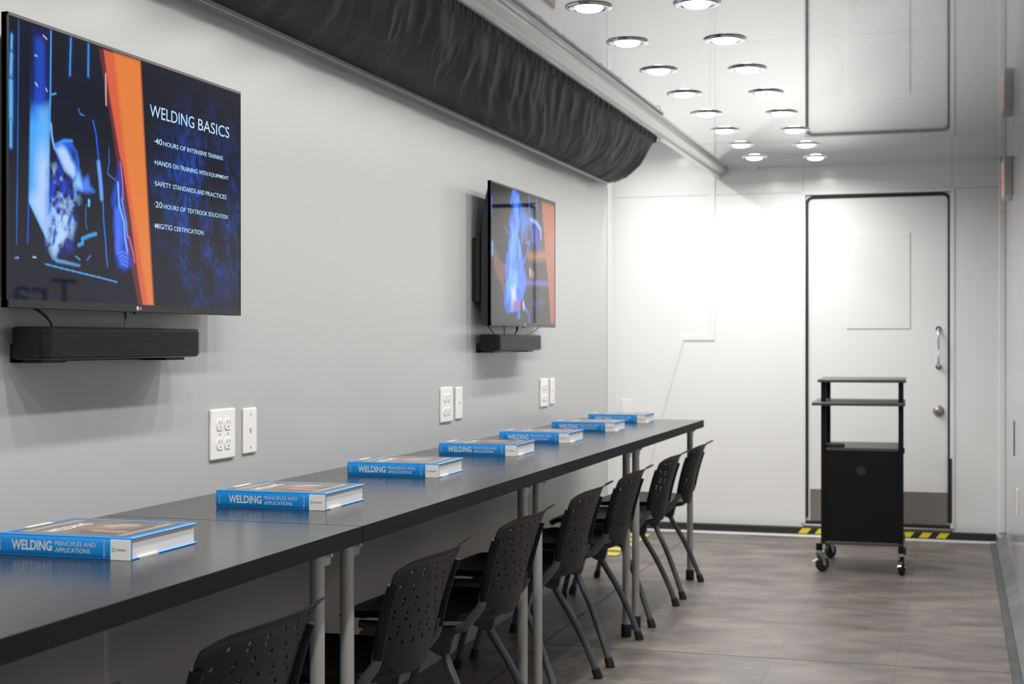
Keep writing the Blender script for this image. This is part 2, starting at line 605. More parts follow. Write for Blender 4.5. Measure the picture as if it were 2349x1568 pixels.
hd = obj('door_handle', bm, 'chrome', door, smooth=60)
bm = bmesh.new()
for z in (1.176, 0.966):
    add_lathe(bm, [(0, 0.006), (0.016, 0.006), (0.017, 0.0), (0, 0.0)], 16)
    for v in bm.verts:
        if abs(v.co.y) < 0.1:
            v.co = Vector((-0.098 + v.co.x, YE + 0.010 - v.co.z, z + v.co.y))
obj('handle_rose', bm, 'chrome', hd, smooth=40)
bm = bmesh.new()
add_lathe(bm, [(0, 0.030), (0.012, 0.029), (0.020, 0.026), (0.027, 0.016), (0.0275, 0.006), (0.031, 0.003), (0.031, 0), (0, 0)], 24)
for v in bm.verts:
    v.co = Vector((-0.098 + v.co.x, YE + 0.012 - v.co.z, 0.718 + v.co.y))
kn = obj('door_lock', bm, 'steel', door, smooth=40)
box_obj('keyhole', 'slot', kn, -0.100, -0.096, YE - 0.0185, YE - 0.017, 0.710, 0.726)
box_obj('door_sill', 'steel', door, -0.84, -0.028, YE - 0.02, YE + 0.06, 0.045, 0.062, bev=0.003)
box_obj('sill_step', 'black_rubber', door, -0.84, -0.028, YE - 0.005, YE + 0.06, 0.062, 0.078)

# small details on the right and far walls
s = tag(box_obj('latch_strip', 'dark_line', None, XR - 0.004, XR, 7.19, 7.215, 0.573, 0.736), 'narrow dark latch strip set upright on the glossy white side wall', 'latch')
s = tag(box_obj('latch_cover', 'plate_white', None, XR - 0.008, XR, 6.72, 6.765, 0.350, 0.464, bev=0.002), 'small white cover strip low on the glossy side wall', 'cover')
bm = bmesh.new()
add_lathe(bm, [(0, 0.006), (0.004, 0.005), (0.006, 0.0), (0, 0.0)], 12)
for v in bm.verts:
    v.co = Vector((0.238 + v.co.x, YE - 0.012 - v.co.z, 1.815 + v.co.y))
tag(obj('indicator_lamp', bm, 'red_led', smooth=60), 'tiny lit red indicator lamp on far wall in the corner under the exit sign', 'lamp')

# exit sign on the right wall
ex = thing('exit_sign', 'beige exit sign box with red letters high on the side wall', 'sign', (XR, 7.54, 1.90))
box_obj('housing', 'beige', ex, -0.042, 0.0, -0.16, 0.16, -0.094, 0.094, bev=0.004)
box_obj('face_plate', 'plate_white', ex, -0.0445, -0.041, -0.150, 0.150, -0.082, 0.082, bev=0.002)
text_obj('letters', [('EXIT', (-0.0452, 0.115, -0.06), (0, -0.23, 0), (0, 0, 0.10), 0.02)], 'red_led', ex)

# vinyl lettering on the right wall, beside the camera; the nearer television mirrors it
lt = text_obj('wall_lettering', [('Training', (XR - 0.0015, 5.32, 1.205), (0, -1.05, 0), (0, 0, 0.16))], 'navy_vinyl', None)
tag(lt, 'navy vinyl lettering on the white side wall mirrored in the nearer television', 'lettering')

# ------------------------------------------------------------------ ceiling downlights
lamp_data = bpy.data.lights.new('downlight_lamp', 'AREA')
lamp_data.shape = 'DISK'
lamp_data.size = 0.070
lamp_data.energy = LAMP_W
lamp_data.color = (1.0, 0.985, 0.962)
lamp_data.spread = math.radians(166)
def ordinal(i):
    return ['first', 'second', 'third', 'fourth', 'fifth', 'sixth', 'seventh', 'eighth', 'ninth', 'tenth', 'eleventh', 'twelfth', 'thirteenth', 'fourteenth', 'fifteenth', 'sixteenth', 'seventeenth', 'eighteenth'][i]
def downlight():
    root = thing('downlight', '', 'light')
    bm = bmesh.new()
    add_lathe(bm, [(0.044, -0.003), (0.047, -0.0065), (0.062, -0.0065), (0.069, -0.0045), (0.0715, -0.0015), (0.070, 0.0), (0.044, 0.0), (0.044, -0.003)], 40)
    obj('trim_ring', bm, 'chrome', root, smooth=50)
    bm = bmesh.new()
    add_lathe(bm, [(0.0440, -0.002), (0.0415, -0.007), (0.036, -0.011), (0.026, -0.014), (0.013, -0.0155), (0, -0.016)], 32)
    obj('lens', bm, 'lens', root, smooth=60)
    lo = bpy.data.objects.new('lamp', lamp_data)
    COL.objects.link(lo)
    lo.parent = root
    lo.location = (0, 0, -0.020)
    return root
dl0 = downlight()
first = True
for row, (x, y0, dy) in enumerate(((-1.055, 8.0, 0.535), (-0.737, 8.1, 0.543))):
    for i in range(18):
        yy = y0 - dy * i
        d = dl0 if first else copy_tree(dl0)
        first = False
        d.location = (x, yy, ZC)
        d['label'] = 'round chrome-ringed ceiling downlight, %s from the far wall in the row nearer %s' % (ordinal(i), 'the curtain' if row == 0 else 'the door')
        d['group'] = 'ceiling downlights in two rows'

bay_lamp = lamp_data.copy()
bay_lamp.energy = LAMP_W * 1.2
for x, yy, n in ((-1.62, 7.45, 'nearer the curtain'), (-1.62, 8.0, 'nearer the far wall')):
    d = copy_tree(dl0)
    d.location = (x, yy, 2.27)
    d['label'] = 'ceiling downlight inside the side bay past the curtain end, the one ' + n
    d['group'] = 'downlights in the side bay'
    for ch in d.children:
        if ch.type == 'LIGHT':
            ch.data = bay_lamp

# ------------------------------------------------------------------ black curtain under the bay
def curtain():
    n_s, n_t = 640, 44
    s = np.linspace(0, 1, n_s + 1)
    t = np.linspace(0, 1, n_t + 1)
    S, T = np.meshgrid(s, t)
    Yr = -1.9 + S * (6.62 + 1.9)
    rng = np.random.default_rng(5)
    A = np.array([-1.318, 0, 2.052])
    B = np.array([XW + 0.008, 0, 1.925])
    X = A[0] + (B[0] - A[0]) * T
    Z = A[2] + (B[2] - A[2]) * T
    Y = Yr + 0.74 * T + 0.012 * np.sin(Yr * 2.1)
    sag = 0.040 * np.sin(PI * T ** 1.05) ** 0.9
    env = np.sin(PI * np.clip(T, 0, 1)) ** 0.6
    f = np.zeros_like(Yr)
    q = Yr - 0.30 * T * (0.6 + 0.7 * np.sin(Yr * 1.3 + 1)) + 0.05 * np.sin(3.1 * T + Yr * 1.7) + 0.02 * np.sin(7 * T + 2.3 * Yr)
    for fr, am in ((0.9, 0.9), (1.7, 0.9), (2.9, 0.9), (4.3, 0.75), (6.1, 0.55), (8.7, 0.34)):
        ph, sl, wob = rng.random() * 6, (rng.random() - 0.5) * 2.4, rng.random() * 6
        a = 2 * PI * fr * q + ph + sl * T * 2 + 0.9 * np.sin(Yr * fr * 0.9 + wob)
        mod = 0.55 + 0.45 * np.sin(Yr * (0.8 + fr * 0.37) + wob * 2 + 2.5 * T)
        f += am * mod * (1 - 1.6 * np.abs(np.sin(a / 2)) ** 0.8)
    cr = fbm(q * 1.0 + 20, T * 1.0 + 3 + 0.0 * q, 11.0, 2.2, 71, 3)
    crease = 1 - np.abs(cr - 0.5) * 5.0
    disp = 0.0080 * f * env + 0.0065 * np.clip(crease, -0.6, 1) * env
    # gathered heading at the rail and puckers along the hem
    head = np.exp(-(T / 0.07) ** 2)
    disp += head * 0.006 * np.sin(2 * PI * Yr * 30 + 1.5 * np.sin(Yr * 9)) * (T > 0.004)
    disp += 0.010 * np.exp(-((T - 0.055) / 0.03) ** 2)
    hem = np.exp(-((1 - T) / 0.16) ** 2) * (1 - T) / 0.16
    hr = fbm(Yr * 1.0 + 4 * T + 10, T + Yr * 0.7 + 9, 7.0, 9.0, 31, 3) - 0.5
    disp += hem * 0.035 * hr
    nx, nz = 0.30, -0.954
    X = X + nx * (sag + disp)
    Z = Z + nz * (sag + disp)
    Y = Y + 0.6 * disp
    P = np.stack([X, Y, Z], -1).reshape(-1, 3)
    idx = np.arange((n_s + 1) * (n_t + 1)).reshape(n_t + 1, n_s + 1)
    F = np.stack([idx[:-1, :-1], idx[1:, :-1], idx[1:, 1:], idx[:-1, 1:]], -1).reshape(-1, 4)
    me = bpy.data.meshes.new('curtain')
    me.from_pydata(P.tolist(), [], F.tolist())
    me.polygons.foreach_set('use_smooth', [True] * len(me.polygons))
    me.materials.append(M['cloth'])
    me.update()
    return link('curtain', me)
cu = curtain()
tag(cu, 'long gathered black cloth curtain slung between the ceiling beam and grey wall', 'curtain')
bm = bmesh.new()
ring = [(-1.325 + 0.0, 6.66, 2.032 + 0.0)]
add_tube(bm, [(-1.325 + 0.012 * math.cos(a), 6.67 + 0.012 * math.sin(a), 2.037 + 0.012 * math.sin(a)) for a in [2 * PI * k / 16 for k in range(17)]], 0.002, 6)
obj('curtain_ring', bm, 'chrome', cu, smooth=60)

# ================================================================== TELEVISIONS
XT = -1.635      # front plane of both screens
TVW, TVH = 0.895, 0.533
def paint_tv1(U, V):
    T1=dict(
    glow1=[(0.02,0.067),(0.018,0.116)],
    glow2=[(0.018,0.135),(0.015,0.209)],
    glow3=[(0.015,0.231),(0.015,0.368)],
    glow4=[(0.015,0.376),(0.015,0.46)],
    line1=[(0.06,0.004),(0.055,0.401),(0.048,0.805)],
    beam=[(0.135,0.012),(0.251,0.004),(0.238,0.788),(0.119,0.646)],
    beamw=[(0.171,0.306),(0.246,0.278),(0.238,0.781),(0.124,0.649),(0.166,0.591)],
    beamcore=[(0.171,0.084),(0.195,0.079),(0.2,0.333),(0.171,0.337)],
    line2=[(0.254,0.004),(0.251,0.213),(0.246,0.375)],
    st1=[(0.381,0.007),(0.375,0.108),(0.374,0.146)],
    st2=[(0.497,0.007),(0.495,0.129)],
    beamedge=[(0.118,0.656),(0.112,0.793)],
    visor=[(0.273,0.436),(0.311,0.411),(0.349,0.397),(0.394,0.405),(0.424,0.43),(0.437,0.471),(0.427,0.514),(0.398,0.534),(0.336,0.509),(0.304,0.475)],
    visorin=[(0.285,0.436),(0.323,0.42),(0.349,0.428),(0.401,0.479),(0.414,0.515),(0.398,0.532),(0.343,0.508)],
    visordark=[(0.368,0.414),(0.401,0.422),(0.421,0.438),(0.421,0.472),(0.388,0.461)],
    helm1=[(0.254,0.348),(0.26,0.395),(0.276,0.434)],
    helmtop=[(0.285,0.421),(0.336,0.398),(0.388,0.393)],
    collar=[(0.398,0.547),(0.434,0.49),(0.46,0.533),(0.494,0.514),(0.508,0.551),(0.538,0.569),(0.474,0.578),(0.427,0.571)],
    smoke=[(0.238,0.531),(0.292,0.491),(0.323,0.503),(0.375,0.55),(0.421,0.575),(0.434,0.627),(0.401,0.664),(0.407,0.698),(0.375,0.757),(0.381,0.794),(0.311,0.817),(0.273,0.829),(0.232,0.785)],
    smoke2=[(0.304,0.637),(0.336,0.655),(0.375,0.64),(0.407,0.687),(0.375,0.742),(0.343,0.782),(0.273,0.827),(0.234,0.785),(0.234,0.693),(0.285,0.685)],
    ledge=[(0.273,0.843),(0.336,0.848),(0.441,0.859),(0.434,0.864),(0.285,0.854)],
    long=[(0.22,0.866),(0.375,0.882),(0.576,0.901),(0.697,0.914)],
    arc1=[(0.528,0.297),(0.549,0.345),(0.559,0.402),(0.566,0.432),(0.576,0.47),(0.587,0.528),(0.59,0.559),(0.588,0.592)],
    arc1b=[(0.566,0.456),(0.58,0.528),(0.588,0.59)],
    arc2=[(0.597,0.605),(0.602,0.683),(0.615,0.753),(0.622,0.819),(0.629,0.854)],
    jack=[(0.638,0.386),(0.641,0.431),(0.64,0.447),(0.629,0.49),(0.701,0.514)],
    arm=[(0.693,0.501),(0.712,0.439),(0.737,0.572),(0.77,0.67),(0.778,0.77),(0.808,0.841),(0.755,0.864),(0.704,0.85),(0.686,0.815),(0.683,0.736),(0.668,0.697),(0.675,0.641),(0.655,0.592)],
    armhi=[(0.704,0.519),(0.712,0.606),(0.748,0.671),(0.755,0.731),(0.772,0.787)],
    armhi2=[(0.73,0.581),(0.763,0.666),(0.774,0.73)],
    armin=[(0.704,0.639),(0.712,0.734),(0.697,0.775)],
    torch=[(0.431,0.784),(0.46,0.774),(0.454,0.759),(0.494,0.745),(0.549,0.732)],
    blob=[(0.501,0.608),(0.5,0.625)],
    wire=[(0.482,0.627),(0.477,0.689),(0.486,0.717)],
    sp1=[(0.206,0.031),(0.228,0.039)],
    sp2=[(0.156,0.113),(0.168,0.113)],
    sp3=[(0.159,0.212),(0.171,0.221)],
    sp4=[(0.223,0.222),(0.229,0.23)],
    sp5=[(0.26,0.238),(0.285,0.23)],
    sp6=[(0.039,0.854),(0.059,0.851)],
    sp7=[(0.144,0.845),(0.162,0.845)],
    sp8=[(0.487,0.838),(0.511,0.819)],
    sp9=[(0.411,0.827),(0.441,0.838)],
    sq=[(0.431,0.266),(0.441,0.283),(0.467,0.285)],
    orange=[(0.601,0.007),(0.868,0.005),(0.907,0.398),(0.931,0.637),(0.972,1.0),(0.89,1.002),(0.854,0.887),(0.791,0.632),(0.733,0.432),(0.719,0.414),(0.647,0.193)],
    orange2=[(0.676,0.006),(0.868,0.005),(0.907,0.398),(0.931,0.637),(0.972,1.0),(0.931,1.001),(0.857,0.753),(0.788,0.529),(0.736,0.307)],
    band1=[(0.566,0.008),(0.602,0.008),(0.647,0.193),(0.733,0.432),(0.854,0.887),(0.89,1.002),(0.857,1.003),(0.798,0.845),(0.746,0.655),(0.695,0.436),(0.627,0.195)],
    pinkl=[(0.617,0.101),(0.617,0.178),(0.62,0.22)],
    purl=[(0.722,0.434),(0.737,0.512),(0.741,0.58)],
    purl2=[(0.785,0.729),(0.815,0.788),(0.826,0.828)],
    blue1=[(1.29,0.317),(1.526,0.336),(1.651,0.422),(1.659,0.662),(1.547,0.769),(1.348,0.799),(1.215,0.655),(1.142,0.475)],
    )
    N = fbm(U, V, 6, 4, 3)
    img = np.zeros(U.shape + (3,)) + lin(12, 17, 34)
    img = over(img, np.clip(1 - U / 1.0, 0, 1) * (V > 0.5) * 0.5, lin(20, 22, 38))
    for k, wd in (('glow1', .006), ('glow2', .008), ('glow3', .010), ('glow4', .007)):
        img = over(img, line_mask(U, V, T1[k], wd * 2.2), lin(20, 70, 150), .6)
        img = over(img, line_mask(U, V, T1[k], wd), lin(90, 180, 240), .95)
    img = over(img, line_mask(U, V, T1['line1'], .0026), lin(35, 110, 210), .9)
    sm = fbm(U, V, 16, 5, 9)
    bm_ = poly_mask(U, V, T1['beam'], .006)
    a = np.clip((V - 0.10) / 0.24, 0, 1)[..., None] ** 1.3
    deep = lin(10, 22, 66) * (1 - a) + lin(16, 76, 215) * a
    a2 = np.clip((V - 0.27) / 0.1, 0, 1)[..., None]
    deep = deep * (1 - a2) + lin(70, 165, 248) * a2
    img = img * (1 - bm_[..., None]) + deep * bm_[..., None]
    img = over(img, bm_ * np.clip((sm - .36) * 4, 0, 1) * np.clip((.36 - V) * 12, 0, 1), lin(9, 24, 84), .85)
    img = over(img, line_mask(U, V, [(.185, .07), (.19, .33)], .030) * bm_, lin(30, 92, 235), .5)
    img = over(img, poly_mask(U, V, T1['beamw'], .022) * bm_, lin(100, 178, 248), .9)
    img = over(img, poly_mask(U, V, T1['beamw'], .03) * bm_ * np.clip((V - .40) * 9, 0, 1), lin(176, 208, 248), .95)
    img = over(img, line_mask(U, V, T1['beamedge'], .004), lin(40, 80, 220), .9)
    img = over(img, line_mask(U, V, T1['line2'], .0042), lin(80, 165, 240), .95)
    for k in ('st1', 'st2'):
        img = over(img, line_mask(U, V, T1[k], .016), lin(10, 50, 100), .5)
        img = over(img, line_mask(U, V, T1[k], .005), lin(60, 155, 235), .95)
    # orange band with its darker veil
    img = over(img, poly_mask(U, V, T1['band1'], .006), lin(112, 48, 52), .75)
    img = over(img, poly_mask(U, V, T1['orange'], .005), lin(214, 96, 60))
    img = over(img, poly_mask(U, V, T1['orange2'], .012), lin(226, 126, 58))
    img = over(img, line_mask(U, V, T1['pinkl'], .005), lin(230, 180, 200), .8)
    # smoke and beard of light
    tex = fbm(U, V, 22, 24, 21)
    tex2 = fbm(U + .3 * V, V, 34, 16, 27)
    m1 = poly_mask(U, V, T1['smoke'], .03)
    img = over(img, m1 * np.clip((tex2 - .34) * 3.2, 0, 1), lin(28, 70, 225), .95)
    img = over(img, m1 * np.clip((tex - .50) * 5, 0, 1), lin(150, 200, 250), .9)
    m2 = poly_mask(U, V, T1['smoke2'], .025)
    img = over(img, m2 * np.clip((tex - .36) * 5, 0, 1), lin(175, 215, 250), .95)
    img = over(img, m2 * np.clip((.44 - tex2) * 6, 0, 1), lin(18, 55, 190), .9)
    # welding mask
    img = over(img, poly_mask(U, V, T1['visor'], .004), lin(30, 105, 230))
    img = over(img, poly_mask(U, V, T1['visorin'], .012), lin(180, 214, 250), .95)
    img = over(img, poly_mask(U, V, T1['visordark'], .02) * np.clip(tex2 * 1.6, 0, 1), lin(12, 22, 60), .9)
    img = over(img, line_mask(U, V, T1['helm1'], .006), lin(120, 185, 250), .9)
    img = over(img, line_mask(U, V, T1['helmtop'], .006), lin(60, 150, 250), .9)
    img = over(img, poly_mask(U, V, T1['collar'], .012), lin(70, 130, 248), .95)
    img = over(img, poly_mask(U, V, [(.40, .555), (.43, .51), (.45, .545), (.455, .57)], .012), lin(150, 210, 250), .9)
    img = over(img, poly_mask(U, V, T1['ledge'], .006), lin(110, 180, 250), .9)
    img = over(img, line_mask(U, V, T1['long'], .0028), lin(70, 165, 240), .95)
    img = over(img, line_mask(U, V, T1['arc1'], .0045), lin(35, 95, 245), .95)
    img = over(img, line_mask(U, V, T1['arc1b'], .012), lin(110, 160, 250), .9)
    img = over(img, line_mask(U, V, T1['arc2'], .004), lin(50, 120, 240), .9)
    img = over(img, line_mask(U, V, T1['jack'], .0022), lin(60, 130, 245), .9)
    am = poly_mask(U, V, T1['arm'], .012)
    img = over(img, am, lin(36, 72, 205))
    img = over(img, am * np.clip((tex2 - .46) * 4, 0, 1), lin(14, 30, 110), .55)
    img = over(img, line_mask(U, V, T1['armin'], .026) * am, lin(70, 120, 245), .8)
    img = over(img, line_mask(U, V, T1['armhi'], .006), lin(130, 195, 250), .85)
    img = over(img, line_mask(U, V, T1['armhi2'], .004), lin(110, 175, 250), .85)
    for k in range(4):
        img = over(img, line_mask(U, V, [(.70 + .01 * k, .80 + .014 * k), (.735, .79 + .016 * k), (.775, .80 + .016 * k)], .005) * am, lin(90, 140, 250), .7)
    img = over(img, line_mask(U, V, T1['purl'], .004), lin(190, 130, 210), .8)
    img = over(img, line_mask(U, V, T1['purl2'], .005), lin(200, 120, 190), .8)
    img = over(img, line_mask(U, V, T1['torch'], .007), lin(60, 160, 235), .9)
    img = over(img, line_mask(U, V, T1['blob'], .007), lin(100, 205, 245), .95)
    img = over(img, line_mask(U, V, T1['wire'], .003), lin(40, 120, 200), .8)
    for k, c in (('sp1', (235, 200, 190)), ('sp2', (190, 205, 240)), ('sp3', (225, 220, 240)), ('sp4', (210, 215, 245)), ('sp5', (90, 190, 240)), ('sp6', (110, 170, 240)), ('sp7', (200, 215, 240)), ('sp8', (60, 130, 240)), ('sp9', (70, 150, 240)), ('sq', (50, 130, 235))):
        img = over(img, line_mask(U, V, T1[k], .0028), lin(*c), .95)
    # right half of the slide: dark with a blue blotched wash
    g = fbm(U, V, 9, 8, 41, 5)
    g2 = fbm(U, V, 55, 42, 47, 3)
    rm = poly_mask(U, V, T1['blue1'], .30)
    right = (U > .90 + .08 * V)
    b_ = np.clip((g - .38) * 3.5, 0, 1) * rm * right * np.clip((g2 - .26) * 2.6, 0, 1.2)
    img = over(img, np.clip(b_, 0, 1), lin(4, 84, 200), .9)
    return img

def paint_tv2(U, V):
    T2=dict(
    flame=[(0.534,0.02),(0.715,0.006),(0.729,0.134),(0.692,0.323),(0.858,0.589),(0.916,0.668),(0.829,0.778),(0.729,0.838),(0.729,0.975),(0.673,0.976),(0.631,0.912),(0.399,0.933),(0.333,0.848),(0.346,0.613),(0.399,0.438),(0.453,0.34),(0.453,0.237),(0.576,0.147),(0.466,0.109)],
    flamein=[(0.548,0.285),(0.603,0.297),(0.617,0.44),(0.659,0.598),(0.617,0.825),(0.466,0.892),(0.399,0.689),(0.466,0.449)],
    white=[(0.494,0.749),(0.589,0.729),(0.617,0.825),(0.521,0.843)],
    plume=[(0.743,0.109),(0.974,0.171),(1.019,0.209),(0.858,0.311),(0.772,0.382),(0.729,0.207)],
    fig=[(1.019,0.18),(1.245,0.225),(1.307,0.28),(1.292,0.433),(1.199,0.447),(1.123,0.359),(1.063,0.297)],
    figarc=[(1.019,0.188),(1.184,0.2),(1.307,0.246),(1.314,0.313)],
    str1=[(0.968,0.015),(0.989,0.194),(1.093,0.361)],
    str2=[(1.184,0.019),(1.199,0.094)],
    wire1=[(1.004,0.351),(0.887,0.489),(0.743,0.594)],
    wire2=[(0.916,0.307),(0.887,0.383),(0.974,0.369)],
    flare=[(0.333,0.301),(0.426,0.349),(0.453,0.34)],
    orange=[(1.339,0.02),(1.719,0.023),(1.726,1.0),(1.611,0.993),(1.545,0.687),(1.433,0.391)],
    ostreak=[(0.945,0.457),(1.497,0.408),(1.513,0.472),(1.184,0.502),(0.945,0.494)],
    purple=[(0.829,0.672),(1.545,0.656),(1.545,0.691),(0.829,0.705)],
    dim=[(1.004,0.835),(1.402,0.816),(1.37,0.842),(1.004,0.859)],
    skin=[(0.075,0.458),(0.228,0.564),(0.359,0.573),(0.32,0.692),(0.333,0.848),(0.254,0.718),(0.126,0.662),(0.063,0.596)],
    edge1=[(0.005,0.098),(0.03,0.103),(0.02,0.233),(0.005,0.235)],
    edge2=[(0.005,0.417),(0.05,0.429),(0.05,0.52),(0.005,0.538)],
    torch=[(0.814,0.852),(0.829,0.884)],
    cable=[(0.858,0.875),(0.96,0.931),(0.989,0.988)],
    stand=[(0.399,0.933),(0.673,0.916),(0.673,0.944),(0.413,0.96)],
    red=[(0.715,0.87),(0.576,0.87)],
    tiny=[(0.998,0.591),(1.004,0.624)],
    tiny2=[(1.033,0.606),(1.093,0.62)],
    blue=[(0.715,0.644),(0.887,0.637),(0.858,0.736),(0.743,0.781)],
    )
    tex = fbm(U, V, 14, 9, 61)
    tex2 = fbm(U, V, 24, 9, 67)
    img = np.zeros(U.shape + (3,)) + lin(8, 9, 14)
    img = over(img, poly_mask(U, V, T2['skin'], .02), lin(120, 72, 62), .8)
    img = over(img, poly_mask(U, V, T2['plume'], .05), lin(60, 130, 235), .75)
    wx = U + .11 * (fbm(U, V, 8, 9, 71, 3) - .5)
    wy = V + .05 * (fbm(U, V, 7, 8, 77, 3) - .5)
    f = poly_mask(wx, wy, T2['flame'], .018)
    img = over(img, f, lin(38, 100, 240))
    img = over(img, f * np.clip((tex - .42) * 3, 0, 1), lin(80, 165, 248), .8)
    img = over(img, f * np.clip((.42 - tex2) * 6, 0, 1), lin(18, 40, 170), .8)
    img = over(img, poly_mask(wx, wy, T2['flamein'], .05) * np.clip(tex2 * 1.9, 0, 1), lin(96, 176, 248), .85)
    img = over(img, poly_mask(U, V, T2['white'], .04), lin(215, 225, 250), .9)
    img = over(img, poly_mask(U, V, T2['flare'], .015), lin(40, 90, 240), .9)
    fg = poly_mask(wx, wy, T2['fig'], .03)
    img = over(img, fg * np.clip((tex2 - .40) * 5, 0, 1), lin(28, 60, 225), .95)
    img = over(img, line_mask(U, V, T2['figarc'], .016), lin(140, 180, 250), .85)
    for k in ('str1', 'str2', 'wire1', 'wire2'):
        img = over(img, line_mask(U, V, T2[k], .010), lin(70, 120, 245), .8)
    img = over(img, poly_mask(U, V, T2['blue'], .04) * np.clip(tex * 1.6, 0, 1), lin(60, 120, 245), .9)
    img = over(img, poly_mask(U, V, T2['ostreak'], .03), lin(168, 100, 44), .85)
    img = over(img, poly_mask(U, V, T2['orange'], .012), lin(168, 80, 40))
    img = over(img, poly_mask(U, V, T2['purple'], .02), lin(108, 96, 190), .85)
    img = over(img, poly_mask(U, V, T2['dim'], .02), lin(45, 52, 140), .8)
    img = over(img, poly_mask(U, V, T2['edge1'], .01), lin(50, 110, 240), .9)
    img = over(img, poly_mask(U, V, T2['edge2'], .01), lin(70, 165, 220), .9)
    img = over(img, poly_mask(U, V, T2['stand'], .008), lin(10, 10, 22), .95)
    img = over(img, line_mask(U, V, T2['red'], .03), lin(170, 80, 130), .8)
    img = over(img, line_mask(U, V, T2['torch'], .022), lin(190, 200, 250), .9)
    img = over(img, line_mask(U, V, T2['cable'], .012), lin(60, 100, 230), .8)
    img = over(img, line_mask(U, V, T2['tiny'], .018), lin(200, 190, 235), .9)
    img = over(img, line_mask(U, V, T2['tiny2'], .03), lin(170, 110, 50), .8)
    return img

def television(label, y0, z0, paint, res):
    """front face at x = XT, nearer end at y0, underside at z0; local origin at the wall"""
    t = thing('television', label, 'television', (XW, y0, z0), 'wall televisions')
    fx = XT - XW
    bm = bmesh.new()
    add_box(bm, fx - 0.013, fx, 0, TVW, 0, TVH, bev=0.0015)
    add_box(bm, fx - 0.013, fx + 0.0015, 0, TVW, 0, 0.0155, bev=0.0008)
    add_box(bm, fx - 0.013, fx + 0.0015, 0, TVW, TVH - 0.0065, TVH, bev=0.0008)
    add_box(bm, fx - 0.013, fx + 0.0015, 0, 0.0030, 0, TVH, bev=0.0008)
    add_box(bm, fx - 0.013, fx + 0.0015, TVW - 0.0035, TVW, 0, TVH, bev=0.0008)
    obj('bezel', bm, 'tv_bezel', t)
    bm = bmesh.new()
    n = 14
    poly = [(fx - 0.012, 0.02), (fx - 0.040, 0.02)]
    for k in range(n + 1):
        q = k / n
        poly.append((fx - 0.040 + 0.002 * q - 0.026 * (q ** 6) * -1, 0.03 + (TVH - 0.05) * q))
    poly.append((fx - 0.012, TVH - 0.012))
    add_prism(bm, poly, 'y', 0.006, TVW - 0.006)
    obj('back_cover', bm, 'tv_black', t, smooth=30)
    sw, sh = TVW - 0.0065, TVH - 0.022
    scr = picture_grid('screen', res[0], res[1], paint, sw / sh, lambda U, V: np.stack([np.full_like(U, fx + 0.0004), 0.003 + U * sh, 0.0155 + sh * (1 - V)], -1), 'screen', t)
    box_obj('sensor', 'tv_bezel', t, fx - 0.006, fx + 0.0005, TVW * 0.5 - 0.018, TVW * 0.5 + 0.018, -0.004, 0.0, bev=0.001)
    # round emblem and letters on the lower bezel
    bm = bmesh.new()
    c = TVW * 0.5 - 0.012
    add_prism(bm, [(c + 0.0048 * math.cos(a), 0.0078 + 0.0048 * math.sin(a)) for a in [2 * PI * k / 20 for k in range(20)]], 'x', fx + 0.0015, fx + 0.0018)
    add_text(bm, 'LG', (fx + 0.0018, c + 0.0062, 0.0048), (0, 0.0095, 0), (0, 0, 0.006), 0.03)
    obj('emblem', bm, 'logo', t)
    # wall mount
    bm = bmesh.new()
    add_box(bm, 0, 0.012, 0.03, 0.22, 0.095, 0.325, bev=0.003)
    for z in (0.12, 0.28):
        add_box(bm, 0.010, fx - 0.036, 0.05, 0.075, z, z + 0.022)
        add_box(bm, 0.010, fx - 0.036, 0.165, 0.19, z, z + 0.022)
    add_box(bm, 0.012, 0.030, 0.035, 0.05, 0.09, 0.33)
    obj('wall_mount', bm, 'tv_black', t)
    bm = bmesh.new()
    add_box(bm, 0, 0.012, TVW - 0.22, TVW - 0.03, 0.095, 0.325, bev=0.003)
    add_box(bm, 0.010, fx - 0.036, TVW - 0.14, TVW - 0.11, 0.17, 0.25)
    obj('wall_mount', bm, 'tv_black', t)
    return t, scr, fx
tv1, scr1, fx = television('large black television nearer the camera showing a WELDING BASICS slide', 2.249, 1.1685, paint_tv1, (430, 246))
def Wt(y, z):
    return (fx + 0.0008, y - 2.249, z - 1.1685)
def words(segs, z):
    out = []
    for body, y0, y1, h in segs:
        o = Wt(y0, z)
        out.append((body, o, (0, y1 - y0, 0), (0, 0, h), 0.0))
    return out
def seriffed(parts, weight):
    return [(b, o, x, y, weight) for b, o, x, y, _ in parts]
text_obj('slide_title', seriffed(words([('WELDING', 2.734, 2.922, .0262), ('BASICS', 2.940, 3.087, .0258)], 1.5834), 0.0), 'text_emit', scr1)
L_ = []
L_.append(words([('-', 2.750, 2.7545, .0012)], 1.5325) + words([('40', 2.7555, 2.784, .0128), ('HOURS', 2.789, 2.853, .0098), ('OF', 2.859, 2.884, .0098), ('INTENSIVE', 2.891, 2.979, .0098), ('TRAINING', 2.984, 3.055, .0098)], 1.5280))
L_.append(words([('-', 2.750, 2.7545, .0012)], 1.4885) + words([('HANDS', 2.755, 2.822, .0104), ('ON', 2.828, 2.853, .0100), ('TRAINING', 2.859, 2.937, .0100), ('WITH', 2.944, 2.983, .0100), ('EQUIPMENT', 2.989, 3.083, .0100)], 1.4838))
L_.append(words([('-', 2.750, 2.7545, .0012)], 1.4438) + words([('SAFETY', 2.755, 2.822, .0104), ('STANDARDS', 2.829, 2.930, .0102), ('AND', 2.936, 2.968, .0100), ('PRACTICES', 2.974, 3.073, .0100)], 1.4391))
